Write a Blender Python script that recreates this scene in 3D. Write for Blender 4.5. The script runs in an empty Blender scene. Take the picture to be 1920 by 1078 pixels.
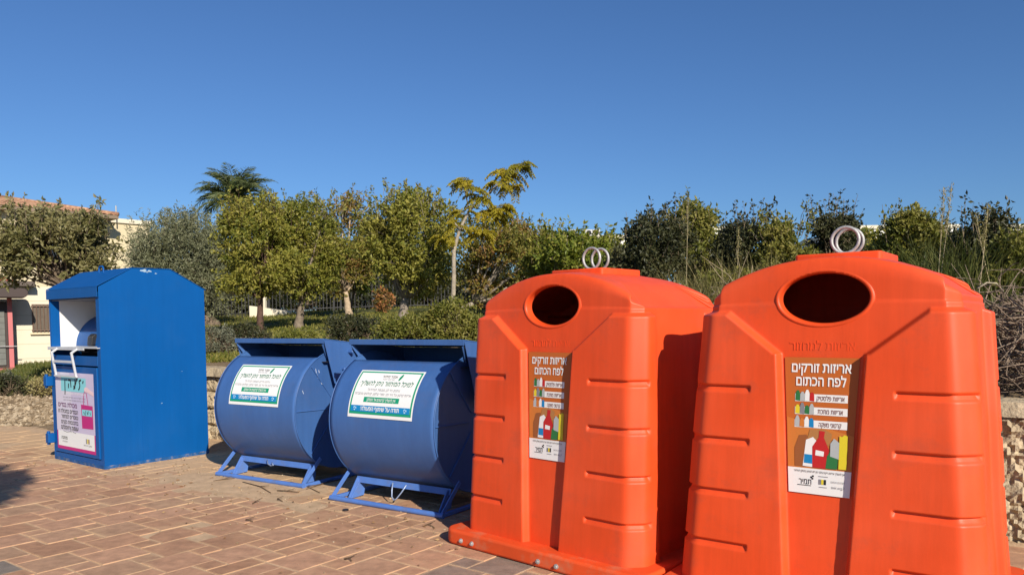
import bpy, bmesh, math, random
import numpy as np
from mathutils import Vector, Matrix
from mathutils.geometry import delaunay_2d_cdt

C = bpy.context.scene
COL = C.collection
rad = math.radians

# ------------------------------------------------------------------ camera
F, YP = 1451.57, 669.94            # focal length and principal row, in photo pixels (the photo is a crop)
CAM = np.array([0.0, 0.0, 1.45])
PITCH, ROLL = rad(-2.6495), rad(-0.6854)
camd = bpy.data.cameras.new('camera')
camo = bpy.data.objects.new('camera', camd)
COL.objects.link(camo)
camd.sensor_width = 36
camd.lens = 36 * F / 1920
camd.shift_y = (YP - 539) / 1920
camd.clip_end = 3000
camo.rotation_mode = 'XYZ'
M3 = Matrix.Rotation(math.pi / 2 + PITCH, 3, 'X') @ Matrix.Rotation(ROLL, 3, 'Z')
camo.matrix_world = Matrix.Translation(CAM) @ M3.to_4x4()
C.camera = camo
NM = np.array(M3)


def ray(px, py):
    return NM @ np.array([(px - 960) / F, -(py - YP) / F, -1.0])


def P(px, py, Y):                      # point of the place seen at a photo pixel, at depth Y
    d = ray(px, py)
    return CAM + d * (Y / d[1])


# ------------------------------------------------------------------ light
SUN_AZ, SUN_EL = rad(25.5), rad(27.5)      # azimuth measured from behind the camera towards the right
w = bpy.data.worlds.new('World')
C.world = w
w.use_nodes = True
nt = w.node_tree
bg = nt.nodes['Background']
sky = nt.nodes.new('ShaderNodeTexSky')
sky.sky_type = 'NISHITA'
sky.sun_disc = False
sky.sun_elevation = SUN_EL
sky.sun_rotation = math.pi - SUN_AZ
sky.altitude = 0
sky.air_density = 1.0
sky.dust_density = 0.35
sky.ozone_density = 2.2
tintn = nt.nodes.new('ShaderNodeMix')
tintn.data_type = 'RGBA'
tintn.blend_type = 'MULTIPLY'
tintn.inputs[0].default_value = 1.0
tintn.inputs[7].default_value = (0.45, 0.68, 1.0, 1)      # clear, deep autumn blue
nt.links.new(sky.outputs[0], tintn.inputs[6])
nt.links.new(tintn.outputs[2], bg.inputs[0])
bg.inputs[1].default_value = 0.072
sd = bpy.data.lights.new('sun', 'SUN')
sd.energy = 4.3
sd.angle = rad(0.53)
sd.color = (1.0, 0.91, 0.78)
so = bpy.data.objects.new('sun', sd)
COL.objects.link(so)
ldir = Vector((-math.sin(SUN_AZ) * math.cos(SUN_EL), math.cos(SUN_AZ) * math.cos(SUN_EL), -math.sin(SUN_EL)))
so.rotation_mode = 'QUATERNION'
so.rotation_quaternion = ldir.to_track_quat('-Z', 'Y')
so.location = (6, -12, 9)
C.view_settings.view_transform = 'Standard'
C.view_settings.look = 'None'
C.view_settings.exposure = 0.5
C.view_settings.gamma = 1.0
C.render.engine = 'CYCLES'
C.cycles.max_bounces = 6
C.cycles.transparent_max_bounces = 8


# ------------------------------------------------------------------ helpers
def sm(a, b, x):
    t = np.clip((x - a) / (b - a), 0, 1)
    return t * t * (3 - 2 * t)


def tag(o, label=None, cat=None, group=None, kind=None):
    if label: o['label'] = label
    if cat: o['category'] = cat
    if group: o['group'] = group
    if kind: o['kind'] = kind
    return o


def empty(name, loc, rz=0.0):
    o = bpy.data.objects.new(name, None)
    COL.objects.link(o)
    o.location = loc
    o.rotation_euler = (0, 0, rz)
    o.empty_display_size = 0.2
    return o


def link(name, me, mats, parent=None, smooth=False, bevel=0.0, seg=2, angle=35):
    o = bpy.data.objects.new(name, me)
    COL.objects.link(o)
    if not isinstance(mats, (list, tuple)): mats = [mats]
    for m in mats: me.materials.append(m)
    if parent is not None: o.parent = parent
    if not smooth:
        me.polygons.foreach_set('use_smooth', [False] * len(me.polygons))
    if smooth:
        me.polygons.foreach_set('use_smooth', [True] * len(me.polygons))
        if smooth != 'all':
            try: me.set_sharp_from_angle(angle=rad(angle))
            except Exception: pass
    if bevel:
        b = o.modifiers.new('bevel', 'BEVEL')
        b.width = bevel; b.segments = seg; b.limit_method = 'ANGLE'; b.angle_limit = rad(30)
        b.harden_normals = False
    return o


def npmesh(name, V, Q, attr=None, tri=False):
    V = np.asarray(V, np.float32); Q = np.asarray(Q, np.int32)
    k = Q.shape[1]
    me = bpy.data.meshes.new(name)
    me.vertices.add(len(V)); me.vertices.foreach_set('co', V.ravel())
    me.loops.add(Q.size); me.loops.foreach_set('vertex_index', Q.ravel())
    me.polygons.add(len(Q)); me.polygons.foreach_set('loop_start', np.arange(0, Q.size, k, dtype=np.int32))
    me.update(calc_edges=True); me.validate()
    if attr:
        for an, av in attr.items():
            a = me.attributes.new(an, 'FLOAT', 'POINT')
            a.data.foreach_set('value', np.asarray(av, np.float32))
    return me


def frame_of(d):
    d = d / np.linalg.norm(d)
    a = np.array([0, 0, 1.0]) if abs(d[2]) < 0.9 else np.array([1.0, 0, 0])
    x = np.cross(a, d); x /= np.linalg.norm(x)
    return x, np.cross(d, x)


class MB:
    def __init__(s):
        s.v = []; s.f = []; s.m = []; s.mi = 0

    def add(s, vs, fs):
        b = len(s.v)
        s.v += [tuple(float(c) for c in q) for q in vs]
        s.f += [tuple(i + b for i in q) for q in fs]
        s.m += [s.mi] * len(fs)
        return s

    def hexa(s, c8):                    # bottom 4 ccw, top 4 ccw
        return s.add(c8, [(3, 2, 1, 0), (4, 5, 6, 7), (0, 1, 5, 4), (1, 2, 6, 5), (2, 3, 7, 6), (3, 0, 4, 7)])

    def box(s, a, b):
        x0, y0, z0 = a; x1, y1, z1 = b
        return s.hexa([(x0, y0, z0), (x1, y0, z0), (x1, y1, z0), (x0, y1, z0), (x0, y0, z1), (x1, y0, z1), (x1, y1, z1), (x0, y1, z1)])

    def bar(s, a, b, wd, ht=None, up=(0, 0, 1)):        # rectangular bar from a to b
        a = np.array(a, float); b = np.array(b, float); ht = ht or wd
        d = (b - a) / np.linalg.norm(b - a); up = np.array(up, float)
        x = np.cross(d, up)
        if np.linalg.norm(x) < 1e-4: x = np.array([1.0, 0, 0])
        x /= np.linalg.norm(x); y = np.cross(x, d)
        x = x * wd / 2; y = y * ht / 2
        return s.hexa([a - x - y, a + x - y, a + x + y, a - x + y, b - x - y, b + x - y, b + x + y, b - x + y])

    def tube(s, pts, r, n=8, closed=False, caps=True):
        pts = [np.array(p, float) for p in pts]; N = len(pts)
        rs = r if hasattr(r, '__len__') else [r] * N
        vs = []; px = None
        for i, p in enumerate(pts):
            if closed: d = pts[(i + 1) % N] - pts[i - 1]
            else: d = pts[min(i + 1, N - 1)] - pts[max(i - 1, 0)]
            d = d / (np.linalg.norm(d) + 1e-12)
            if px is None: x, y = frame_of(d)
            else:
                x = px - d * (px @ d); x /= np.linalg.norm(x); y = np.cross(d, x)
            px = x
            for k in range(n):
                a = 2 * math.pi * k / n
                vs.append(p + rs[i] * (math.cos(a) * x + math.sin(a) * y))
        fs = []
        for i in range(N if closed else N - 1):
            for k in range(n):
                a = i * n + k; b = i * n + (k + 1) % n; j = ((i + 1) % N) * n
                fs.append((a, b, j + (k + 1) % n, j + k))
        if caps and not closed:
            fs.append(tuple(range(n - 1, -1, -1))); fs.append(tuple(range((N - 1) * n, N * n)))
        return s.add(vs, fs)

    def prism(s, poly, fn, d0, d1):     # polygon (a,b) extruded along a third coordinate, placed by fn(a,b,d)
        n = len(poly)
        vs = [fn(a, b, d0) for a, b in poly] + [fn(a, b, d1) for a, b in poly]
        fs = [tuple(range(n - 1, -1, -1)), tuple(range(n, 2 * n))]
        fs += [(i, (i + 1) % n, n + (i + 1) % n, n + i) for i in range(n)]
        return s.add(vs, fs)

    def sheet(s, poly, fn):
        return s.add([fn(a, b) for a, b in poly], [tuple(range(len(poly)))])

    def sphere(s, c, r, nu=12, nv=8, sc=(1, 1, 1)):
        vs = []; fs = []
        for j in range(nv + 1):
            t = math.pi * j / nv
            for i in range(nu):
                a = 2 * math.pi * i / nu
                vs.append((c[0] + r * sc[0] * math.sin(t) * math.cos(a), c[1] + r * sc[1] * math.sin(t) * math.sin(a), c[2] + r * sc[2] * math.cos(t)))
        for j in range(nv):
            for i in range(nu):
                fs.append((j * nu + i, (j + 1) * nu + i, (j + 1) * nu + (i + 1) % nu, j * nu + (i + 1) % nu))
        return s.add(vs, fs)

    def build(s, name, mats, parent=None, smooth=False, bevel=0.0, seg=2, fix=True, angle=35):
        me = bpy.data.meshes.new(name)
        me.from_pydata(s.v, [], s.f)
        if any(s.m): me.polygons.foreach_set('material_index', s.m)
        if fix:
            b = bmesh.new(); b.from_mesh(me)
            bmesh.ops.remove_doubles(b, verts=b.verts, dist=1e-6)
            bmesh.ops.recalc_face_normals(b, faces=b.faces)
            b.to_mesh(me); b.free()
        me.update()
        return link(name, me, mats, parent, smooth, bevel, seg, angle)


def copy_tree(o, parent=None):
    c = o.copy(); COL.objects.link(c)
    if parent is not None:
        c.parent = parent
    for ch in [q for q in C.objects if q.parent == o]:
        copy_tree(ch, c)
    return c


# ------------------------------------------------------------------ materials
def mat(name, rgb, rough=0.5, metal=0.0, spec=0.5, var=0.0, vscale=3.0, bump=0.0, bscale=40.0, dirt=None, dscale=2.0, damt=0.5, rvar=0.0, coat=0.0, streak=0.0, fade=None):
    m = bpy.data.materials.new(name); m.use_nodes = True
    n = m.node_tree; L = n.links
    p = n.nodes['Principled BSDF']
    p.inputs['Roughness'].default_value = rough
    p.inputs['Metallic'].default_value = metal
    p.inputs['Specular IOR Level'].default_value = spec
    p.inputs['Coat Weight'].default_value = coat
    p.inputs['Base Color'].default_value = (*rgb, 1)
    m.diffuse_color = (*rgb, 1)
    if var or bump or dirt or rvar or streak or fade:
        tc = n.nodes.new('ShaderNodeTexCoord')
    col = None
    if var:
        nz = n.nodes.new('ShaderNodeTexNoise'); nz.inputs['Scale'].default_value = vscale; nz.inputs['Detail'].default_value = 6
        nz.inputs['Roughness'].default_value = 0.65
        L.new(tc.outputs['Object'], nz.inputs['Vector'])
        r = n.nodes.new('ShaderNodeValToRGB')
        r.color_ramp.elements[0].position = 0.3; r.color_ramp.elements[1].position = 0.7
        r.color_ramp.elements[0].color = (*[c * (1 - var) for c in rgb], 1)
        r.color_ramp.elements[1].color = (*[min(1, c * (1 + var)) for c in rgb], 1)
        L.new(nz.outputs['Fac'], r.inputs[0]); col = r.outputs[0]
        L.new(col, p.inputs['Base Color'])
        if rvar:
            mr = n.nodes.new('ShaderNodeMapRange'); mr.inputs['To Min'].default_value = rough - rvar; mr.inputs['To Max'].default_value = rough + rvar
            L.new(nz.outputs['Fac'], mr.inputs['Value']); L.new(mr.outputs[0], p.inputs['Roughness'])
    if dirt:
        nz = n.nodes.new('ShaderNodeTexNoise'); nz.inputs['Scale'].default_value = dscale; nz.inputs['Detail'].default_value = 10
        nz.inputs['Roughness'].default_value = 0.72
        L.new(tc.outputs['Object'], nz.inputs['Vector'])
        r = n.nodes.new('ShaderNodeValToRGB'); r.color_ramp.elements[0].position = 0.52; r.color_ramp.elements[1].position = 0.78
        r.color_ramp.elements[1].color = (damt,) * 3 + (1,)
        L.new(nz.outputs['Fac'], r.inputs[0])
        mx = n.nodes.new('ShaderNodeMix'); mx.data_type = 'RGBA'
        mx.inputs[6].default_value = (*rgb, 1); mx.inputs[7].default_value = (*dirt, 1)
        if col: L.new(col, mx.inputs[6])
        L.new(r.outputs[0], mx.inputs[0]); L.new(mx.outputs[2], p.inputs['Base Color'])
    def chain():
        l = p.inputs['Base Color'].links
        return l[0].from_socket if l else None
    if fade:                                                        # sun-bleached patches
        nz = n.nodes.new('ShaderNodeTexNoise'); nz.inputs['Scale'].default_value = 1.3; nz.inputs['Detail'].default_value = 5
        L.new(tc.outputs['Object'], nz.inputs['Vector'])
        r = n.nodes.new('ShaderNodeMapRange'); r.inputs['From Min'].default_value = 0.42; r.inputs['From Max'].default_value = 0.72; r.inputs['To Max'].default_value = fade[1]
        L.new(nz.outputs['Fac'], r.inputs['Value'])
        mx = n.nodes.new('ShaderNodeMix'); mx.data_type = 'RGBA'; mx.inputs[7].default_value = (*fade[0], 1); L.new(chain(), mx.inputs[6])
        L.new(r.outputs[0], mx.inputs[0]); L.new(mx.outputs[2], p.inputs['Base Color'])
    if streak:                                                      # dust and rain runs down the sides
        mp = n.nodes.new('ShaderNodeMapping'); mp.inputs['Scale'].default_value = (16, 16, 0.9); L.new(tc.outputs['Object'], mp.inputs['Vector'])
        nz = n.nodes.new('ShaderNodeTexNoise'); nz.inputs['Scale'].default_value = 1.0; nz.inputs['Detail'].default_value = 7; nz.inputs['Roughness'].default_value = 0.7
        L.new(mp.outputs[0], nz.inputs['Vector'])
        r = n.nodes.new('ShaderNodeMapRange'); r.inputs['From Min'].default_value = 0.3; r.inputs['From Max'].default_value = 0.7; r.inputs['To Min'].default_value = 1 - streak; r.inputs['To Max'].default_value = 1 + streak * 0.6
        L.new(nz.outputs['Fac'], r.inputs['Value'])
        mx = n.nodes.new('ShaderNodeMix'); mx.data_type = 'RGBA'; mx.blend_type = 'MULTIPLY'; mx.inputs[0].default_value = 1.0; L.new(chain(), mx.inputs[6])
        L.new(r.outputs[0], mx.inputs[7]); L.new(mx.outputs[2], p.inputs['Base Color'])
    if bump:
        nz = n.nodes.new('ShaderNodeTexNoise'); nz.inputs['Scale'].default_value = bscale; nz.inputs['Detail'].default_value = 8
        L.new(tc.outputs['Object'], nz.inputs['Vector'])
        b = n.nodes.new('ShaderNodeBump'); b.inputs['Strength'].default_value = bump; b.inputs['Distance'].default_value = 0.02
        L.new(nz.outputs['Fac'], b.inputs['Height']); L.new(b.outputs[0], p.inputs['Normal'])
    return m


def leafmat(name, cols, trans=0.28, rough=0.5, spec=0.35):
    m = bpy.data.materials.new(name); m.use_nodes = True
    n = m.node_tree; L = n.links; p = n.nodes['Principled BSDF']
    at = n.nodes.new('ShaderNodeAttribute'); at.attribute_name = 'tint'
    r = n.nodes.new('ShaderNodeValToRGB')
    els = r.color_ramp.elements
    while len(els) < len(cols): els.new(0.5)
    for i, c in enumerate(cols):
        els[i].position = i / (len(cols) - 1); els[i].color = (*c, 1)
    L.new(at.outputs['Fac'], r.inputs[0]); L.new(r.outputs[0], p.inputs['Base Color'])
    p.inputs['Roughness'].default_value = rough
    p.inputs['Specular IOR Level'].default_value = spec
    t = n.nodes.new('ShaderNodeBsdfTranslucent')
    hs = n.nodes.new('ShaderNodeHueSaturation'); hs.inputs['Value'].default_value = 1.3; hs.inputs['Saturation'].default_value = 1.1
    L.new(r.outputs[0], hs.inputs['Color']); L.new(hs.outputs[0], t.inputs[0])
    mx = n.nodes.new('ShaderNodeMixShader'); mx.inputs[0].default_value = trans
    L.new(p.outputs[0], mx.inputs[1]); L.new(t.outputs[0], mx.inputs[2])
    L.new(mx.outputs[0], n.nodes['Material Output'].inputs[0])
    m.diffuse_color = (*cols[0], 1)
    return m


ORANGE = mat('orange_plastic', (0.75, 0.075, 0.014), 0.47, spec=0.35, var=0.06, vscale=2.5, dirt=(0.36, 0.075, 0.04), dscale=3.0, damt=0.7, bump=0.06, bscale=260, rvar=0.08, streak=0.10, fade=((0.78, 0.118, 0.045), 0.55))
ORANGE_FOOT = mat('dusty_orange_plastic', (0.74, 0.085, 0.018), 0.6, spec=0.25, var=0.08, vscale=4, dirt=(0.46, 0.25, 0.14), dscale=5.5, damt=0.75, bump=0.06, bscale=200)
BLUE = mat('blue_paint', (0.0, 0.081, 0.298), 0.46, spec=0.28, var=0.05, vscale=1.5, dirt=(0.015, 0.092, 0.28), dscale=2.2, damt=0.4, bump=0.03, bscale=40, streak=0.07, fade=((0.003, 0.088, 0.315), 0.5))
BLUE_EDGE = mat('worn_blue_paint', (0.003, 0.075, 0.24), 0.6, var=0.4, vscale=14, dirt=(0.34, 0.27, 0.18), dscale=11, damt=1.0)
DRUM = mat('dull_blue_paint', (0.045, 0.122, 0.335), 0.42, spec=0.4, var=0.06, vscale=1.8, dirt=(0.10, 0.12, 0.22), dscale=3.0, damt=0.55, bump=0.05, bscale=14, rvar=0.08, streak=0.10, fade=((0.07, 0.155, 0.36), 0.5))
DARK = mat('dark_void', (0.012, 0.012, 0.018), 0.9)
STEEL = mat('galvanised_steel', (0.42, 0.42, 0.41), 0.55, metal=0.35, var=0.3, vscale=40, bump=0.1, bscale=200)
WHITE_P = mat('white_sheet_metal', (0.72, 0.72, 0.70), 0.5, var=0.05, vscale=4)
RACK = mat('pale_steel', (0.62, 0.64, 0.66), 0.45, metal=0.25, var=0.08, vscale=20)
BLACK = mat('black_plastic', (0.018, 0.018, 0.02), 0.4)


def flat(name, rgb, rough=0.45):
    return mat(name, rgb, rough, spec=0.4)


INK = flat('black_ink', (0.02, 0.02, 0.022)); INKG = flat('grey_ink', (0.22, 0.22, 0.24))
WHITE = flat('white_print', (0.80, 0.80, 0.78)); GREENP = flat('green_print', (0.01, 0.30, 0.16)); TEALINK = flat('dark_green_ink', (0.01, 0.17, 0.10))
BLUEP = flat('blue_print', (0.01, 0.22, 0.50)); PALEB = flat('pale_blue_print', (0.45, 0.68, 0.85))
ORP = flat('ochre_print', (0.50, 0.125, 0.02)); ORP2 = flat('light_ochre_print', (0.58, 0.19, 0.035)); LILAC = flat('lilac_print', (0.56, 0.50, 0.66)); CYAN = flat('cyan_print', (0.24, 0.62, 0.68))
MAG = flat('magenta_print', (0.50, 0.02, 0.19)); PURPLE = flat('plum_ink', (0.12, 0.01, 0.10)); SKIN = flat('pale_hand_print', (0.80, 0.58, 0.60))
RED = flat('red_print', (0.50, 0.02, 0.02)); GRN = flat('can_green_print', (0.03, 0.17, 0.05)); YEL = flat('yellow_print', (0.70, 0.58, 0.03)); BROWNI = flat('brown_ink', (0.20, 0.07, 0.04)); GREYP = flat('silver_print', (0.42, 0.45, 0.45))


def heb(s): return s[::-1]


def text(s, size, fn, m, parent, name='lettering', bold=0.0, x=0.0, y=0.0, width=None, align='CENTER', shear=0.0, rev=True):
    """Letters as a thin mesh: laid out flat, fitted to a width, then placed by fn(a, b)."""
    cu = bpy.data.curves.new('t', 'FONT'); cu.body = heb(s) if rev else s
    cu.size = 1.0; cu.offset = bold; cu.shear = shear; cu.resolution_u = 3
    o = bpy.data.objects.new('t', cu); COL.objects.link(o)
    dg = bpy.context.evaluated_depsgraph_get(); dg.update()
    loops = []
    for sp in o.to_curve(dg).splines:
        bp = sp.bezier_points; pts = []
        for i in range(len(bp)):
            p, q = bp[i], bp[(i + 1) % len(bp)]
            ctl = [np.array(v[:2]) for v in (p.co, p.handle_right, q.handle_left, q.co)]
            straight = p.handle_right_type == 'VECTOR' or np.linalg.norm(np.cross(ctl[1] - ctl[0], ctl[3] - ctl[0])) + np.linalg.norm(np.cross(ctl[2] - ctl[0], ctl[3] - ctl[0])) < 1e-5
            for u in ((0,) if straight else (0, .25, .5, .75)):
                pts.append((1 - u) ** 3 * ctl[0] + 3 * u * (1 - u) ** 2 * ctl[1] + 3 * u * u * (1 - u) * ctl[2] + u ** 3 * ctl[3])
        pts = np.array(pts)
        keep = np.linalg.norm(pts - np.roll(pts, 1, 0), axis=1) > 1e-6
        pts = pts[keep]
        if len(pts) > 2: loops.append(pts)
    o.to_curve_clear(); bpy.data.objects.remove(o); bpy.data.curves.remove(cu)
    if bold:                                                        # fatten the strokes: push each outline along its normal
        area = [0.5 * np.sum(l[:, 0] * np.roll(l[:, 1], -1) - np.roll(l[:, 0], -1) * l[:, 1]) for l in loops]
        sg = np.sign(area[int(np.argmax(np.abs(area)))])
        for i, l in enumerate(loops):
            a_ = l - np.roll(l, 1, 0); b_ = np.roll(l, -1, 0) - l
            a_ = a_ / np.linalg.norm(a_, axis=1)[:, None]; b_ = b_ / np.linalg.norm(b_, axis=1)[:, None]
            n1 = np.stack([a_[:, 1], -a_[:, 0]], 1); n2 = np.stack([b_[:, 1], -b_[:, 0]], 1)
            mm = n1 + n2; mm = mm / np.maximum(0.5, np.sum(mm * n1, 1))[:, None]
            loops[i] = l + sg * bold * mm
    pts = np.concatenate(loops); edges = []; k0 = 0
    for l in loops:
        edges += [(k0 + i, k0 + (i + 1) % len(l)) for i in range(len(l))]; k0 += len(l)
    dv, _, df, _, _, _ = delaunay_2d_cdt([Vector(p) for p in pts], edges, [], 0, 1e-6)
    V = np.array([v[:] for v in dv]); df = [tuple(f) for f in df]
    cen = np.array([V[list(f)].mean(0) for f in df]); wn = np.zeros(len(df), int)
    for l in loops:                                                 # winding number decides what is inside a letter
        y0, y1 = l[:, 1][None], np.roll(l[:, 1], -1)[None]; x0_, x1_ = l[:, 0][None], np.roll(l[:, 0], -1)[None]
        sel = np.nonzero((cen[:, 0] < l[:, 0].max()) & (cen[:, 0] > l[:, 0].min()))[0]
        if not len(sel): continue
        cx, cy = cen[sel, 0][:, None], cen[sel, 1][:, None]
        cr = (x1_ - x0_) * (cy - y0) - (cx - x0_) * (y1 - y0)
        wn[sel] += np.sum((y0 <= cy) & (y1 > cy) & (cr > 0), 1) - np.sum((y0 > cy) & (y1 <= cy) & (cr < 0), 1)
    fs = [f for f, q in zip(df, wn) if q]
    me = bpy.data.meshes.new('lettering')
    x0, x1 = V[:, 0].min(), V[:, 0].max()
    sx = size if width is None else width / (x1 - x0)
    X = (V[:, 0] - (x0 + x1) / 2) * sx + x
    if align == 'RIGHT': X = (V[:, 0] - x1) * sx + x
    if align == 'LEFT': X = (V[:, 0] - x0) * sx + x
    Z = V[:, 1] * size + y
    W = np.array([fn(a, b) for a, b in zip(X, Z)], np.float32)
    me.from_pydata(W.tolist(), [], fs); me.update()
    return link(name, me, m, parent)


# ------------------------------------------------------------------ orange bins
def bin_body(wb, wt):
    """Rotomoulded hood: a skin swept round a chamfered plan, inset where the channels run, arched on top."""
    ch, D, tap, ins = 0.085, 1.15, 0.0577, 0.045
    zs = 1.492
    zk = (1.1002, 0.8369, 0.5758, 0.3151)
    segs = [('f', 226), ('c', 24), ('s', 190), ('c', 24), ('b', 150), ('c', 24), ('s', 190), ('c', 24)]

    def corners(z):
        W = wb + (wt - wb) * z / zs
        y0, y1 = tap * z, D - tap * 0.6 * z
        return [(-W + ch, y0), (W - ch, y0), (W, y0 + ch), (W, y1 - ch), (W - ch, y1), (-W + ch, y1), (-W, y1 - ch), (-W, y0 + ch)]
    tt = []; si = []
    for k, (_, n) in enumerate(segs):
        tt.append(np.arange(n) / n); si.append(np.full(n, k))
    tt = np.concatenate(tt); si = np.concatenate(si); NC = len(tt)

    def plan(z):
        c = np.array(corners(z)); a = c[si]; b = c[(si + 1) % 8]
        return a + (b - a) * tt[:, None]

    def smoothp(p, k, it):
        ker = np.ones(k) / k
        for _ in range(it):
            q = np.concatenate([p[-k:], p, p[:k]])
            p = np.stack([np.convolve(q[:, i], ker, 'same')[k:-k] for i in range(2)], 1)
        return p

    def arch(x):
        return 1.737 - 0.185 * (np.abs(x) / 0.6) ** 2.1
    raw0 = plan(0.8); xs0 = raw0[:, 0]
    zrows = np.concatenate([np.arange(0.05, 1.515, 0.0055), 1.515 + np.linspace(0, 1, 34)[1:]])
    rows = []
    front = si == 0; side = (si == 2) | (si == 6); back = si == 4
    for zi, zr in enumerate(zrows):
        top = zi >= len(zrows) - 33
        zz = np.full(NC, min(zr, 1.515))
        p = plan(min(zr, 1.6))
        if top:
            f = zr - 1.515
            zz = 1.515 + (arch(p[:, 0] * 0.96) - 1.515) * f
        z = zz
        hx = np.where(z < 1.28, 0.118 + (0.183 - 0.118) * (z - 0.09) / 1.19, 0.183 + (0.452 - 0.183) * np.clip((z - 1.28) / (zs - 1.28), 0, 1.6))
        dist = np.full(NC, 1.0)                                    # distance into the raised panel
        ux = np.abs(p[:, 0])
        slope = np.where(z < 1.28, 1.0, 0.62)
        dist = np.where(front | back, (ux - hx) * slope, dist)
        cy = D / 2 - 0.03
        dist = np.where(side, np.abs(p[:, 1] - cy) - 0.29, dist)
        dist = np.minimum(dist, zs - z)
        pan = sm(0.0, 0.026, dist)
        inset = ins * (1 - pan)
        for q in zk:
            g = sm(0.019, 0.012, np.abs(z - q)) * np.where(front | back, sm(0.322, 0.336, ux), 1.0) * np.where(side, sm(0.375, 0.40, np.abs(p[:, 1] - cy)), 1.0)
            lip = np.clip(0.5 + (z - q) / 0.03, 0, 1)              # deeper at the top lip, easing out below
            inset = inset + g * (0.006 + 0.014 * lip)
        if top:
            e = np.clip((f - 0.55) / 0.45, 0, 1); zt = arch(p[:, 0] * 0.96) - 1.515
            inset = inset + 0.032 * (1 - np.sqrt(np.maximum(0, 1 - e ** 2)))
        p = smoothp(p, 9, 2)
        d = np.roll(p, -2, 0) - np.roll(p, 2, 0)
        nrm = np.stack([d[:, 1], -d[:, 0]], 1); nrm /= np.linalg.norm(nrm, axis=1)[:, None] + 1e-9
        p = p - nrm * inset[:, None]
        if front.any():
            # the moulding is never perfectly flat
            wv = 0.0018 * np.sin(3.1 * p[:, 0] + 5 * z) + 0.0014 * np.sin(7.3 * z + 2.0 * p[:, 1])
            p = p + nrm * wv[:, None]
        rows.append(np.column_stack([p, zz]))
    last = rows[-1].copy(); cy = D / 2
    for r in np.linspace(1, 0.03, 44)[1:]:
        q = last.copy(); q[:, 0] = last[:, 0] * r; q[:, 1] = cy + (last[:, 1] - cy) * r
        u = sm(0.0, 0.35, 1 - r)
        edge = last[:, 2] * 0 + arch(q[:, 0])
        q[:, 2] = edge * u + (1 - u) * (last[:, 2] + (arch(q[:, 0]) - arch(last[:, 0])) * 1.0) + 0.02 * (1 - r * r)
        rows.append(q)
    V = np.concatenate(rows); NR = len(rows)
    i = np.arange(NR - 1)[:, None]; j = np.arange(NC)[None, :]
    a = i * NC + j; b = i * NC + (j + 1) % NC
    Q = np.stack([a, b, b + NC, a + NC], -1).reshape(-1, 4)
    cen = V[Q].mean(1)
    hole = (cen[:, 1] < 0.3) & ((cen[:, 0] / 0.212) ** 2 + ((cen[:, 2] - 1.543) / 0.127) ** 2 < 1)
    Q = Q[~hole]
    me = npmesh('body', V, Q)
    bm = bmesh.new(); bm.from_mesh(me)
    bm.verts.ensure_lookup_table()
    bm.faces.new([bm.verts[(NR - 1) * NC + k] for k in range(NC)])
    bm.to_mesh(me); bm.free()
    return me


def rrect(x0, y0, x1, y1, r, n=8):
    pts = []
    for cx, cy, a0 in ((x1 - r, y0 + r, -90), (x1 - r, y1 - r, 0), (x0 + r, y1 - r, 90), (x0 + r, y0 + r, 180)):
        for k in range(n + 1):
            a = rad(a0 + 90 * k / n); pts.append((cx + r * math.cos(a), cy + r * math.sin(a)))
    return pts


CARTON = flat('brown_carton_print', (0.30, 0.10, 0.03)); CARTON2 = flat('tan_carton_print', (0.42, 0.19, 0.06))


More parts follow.
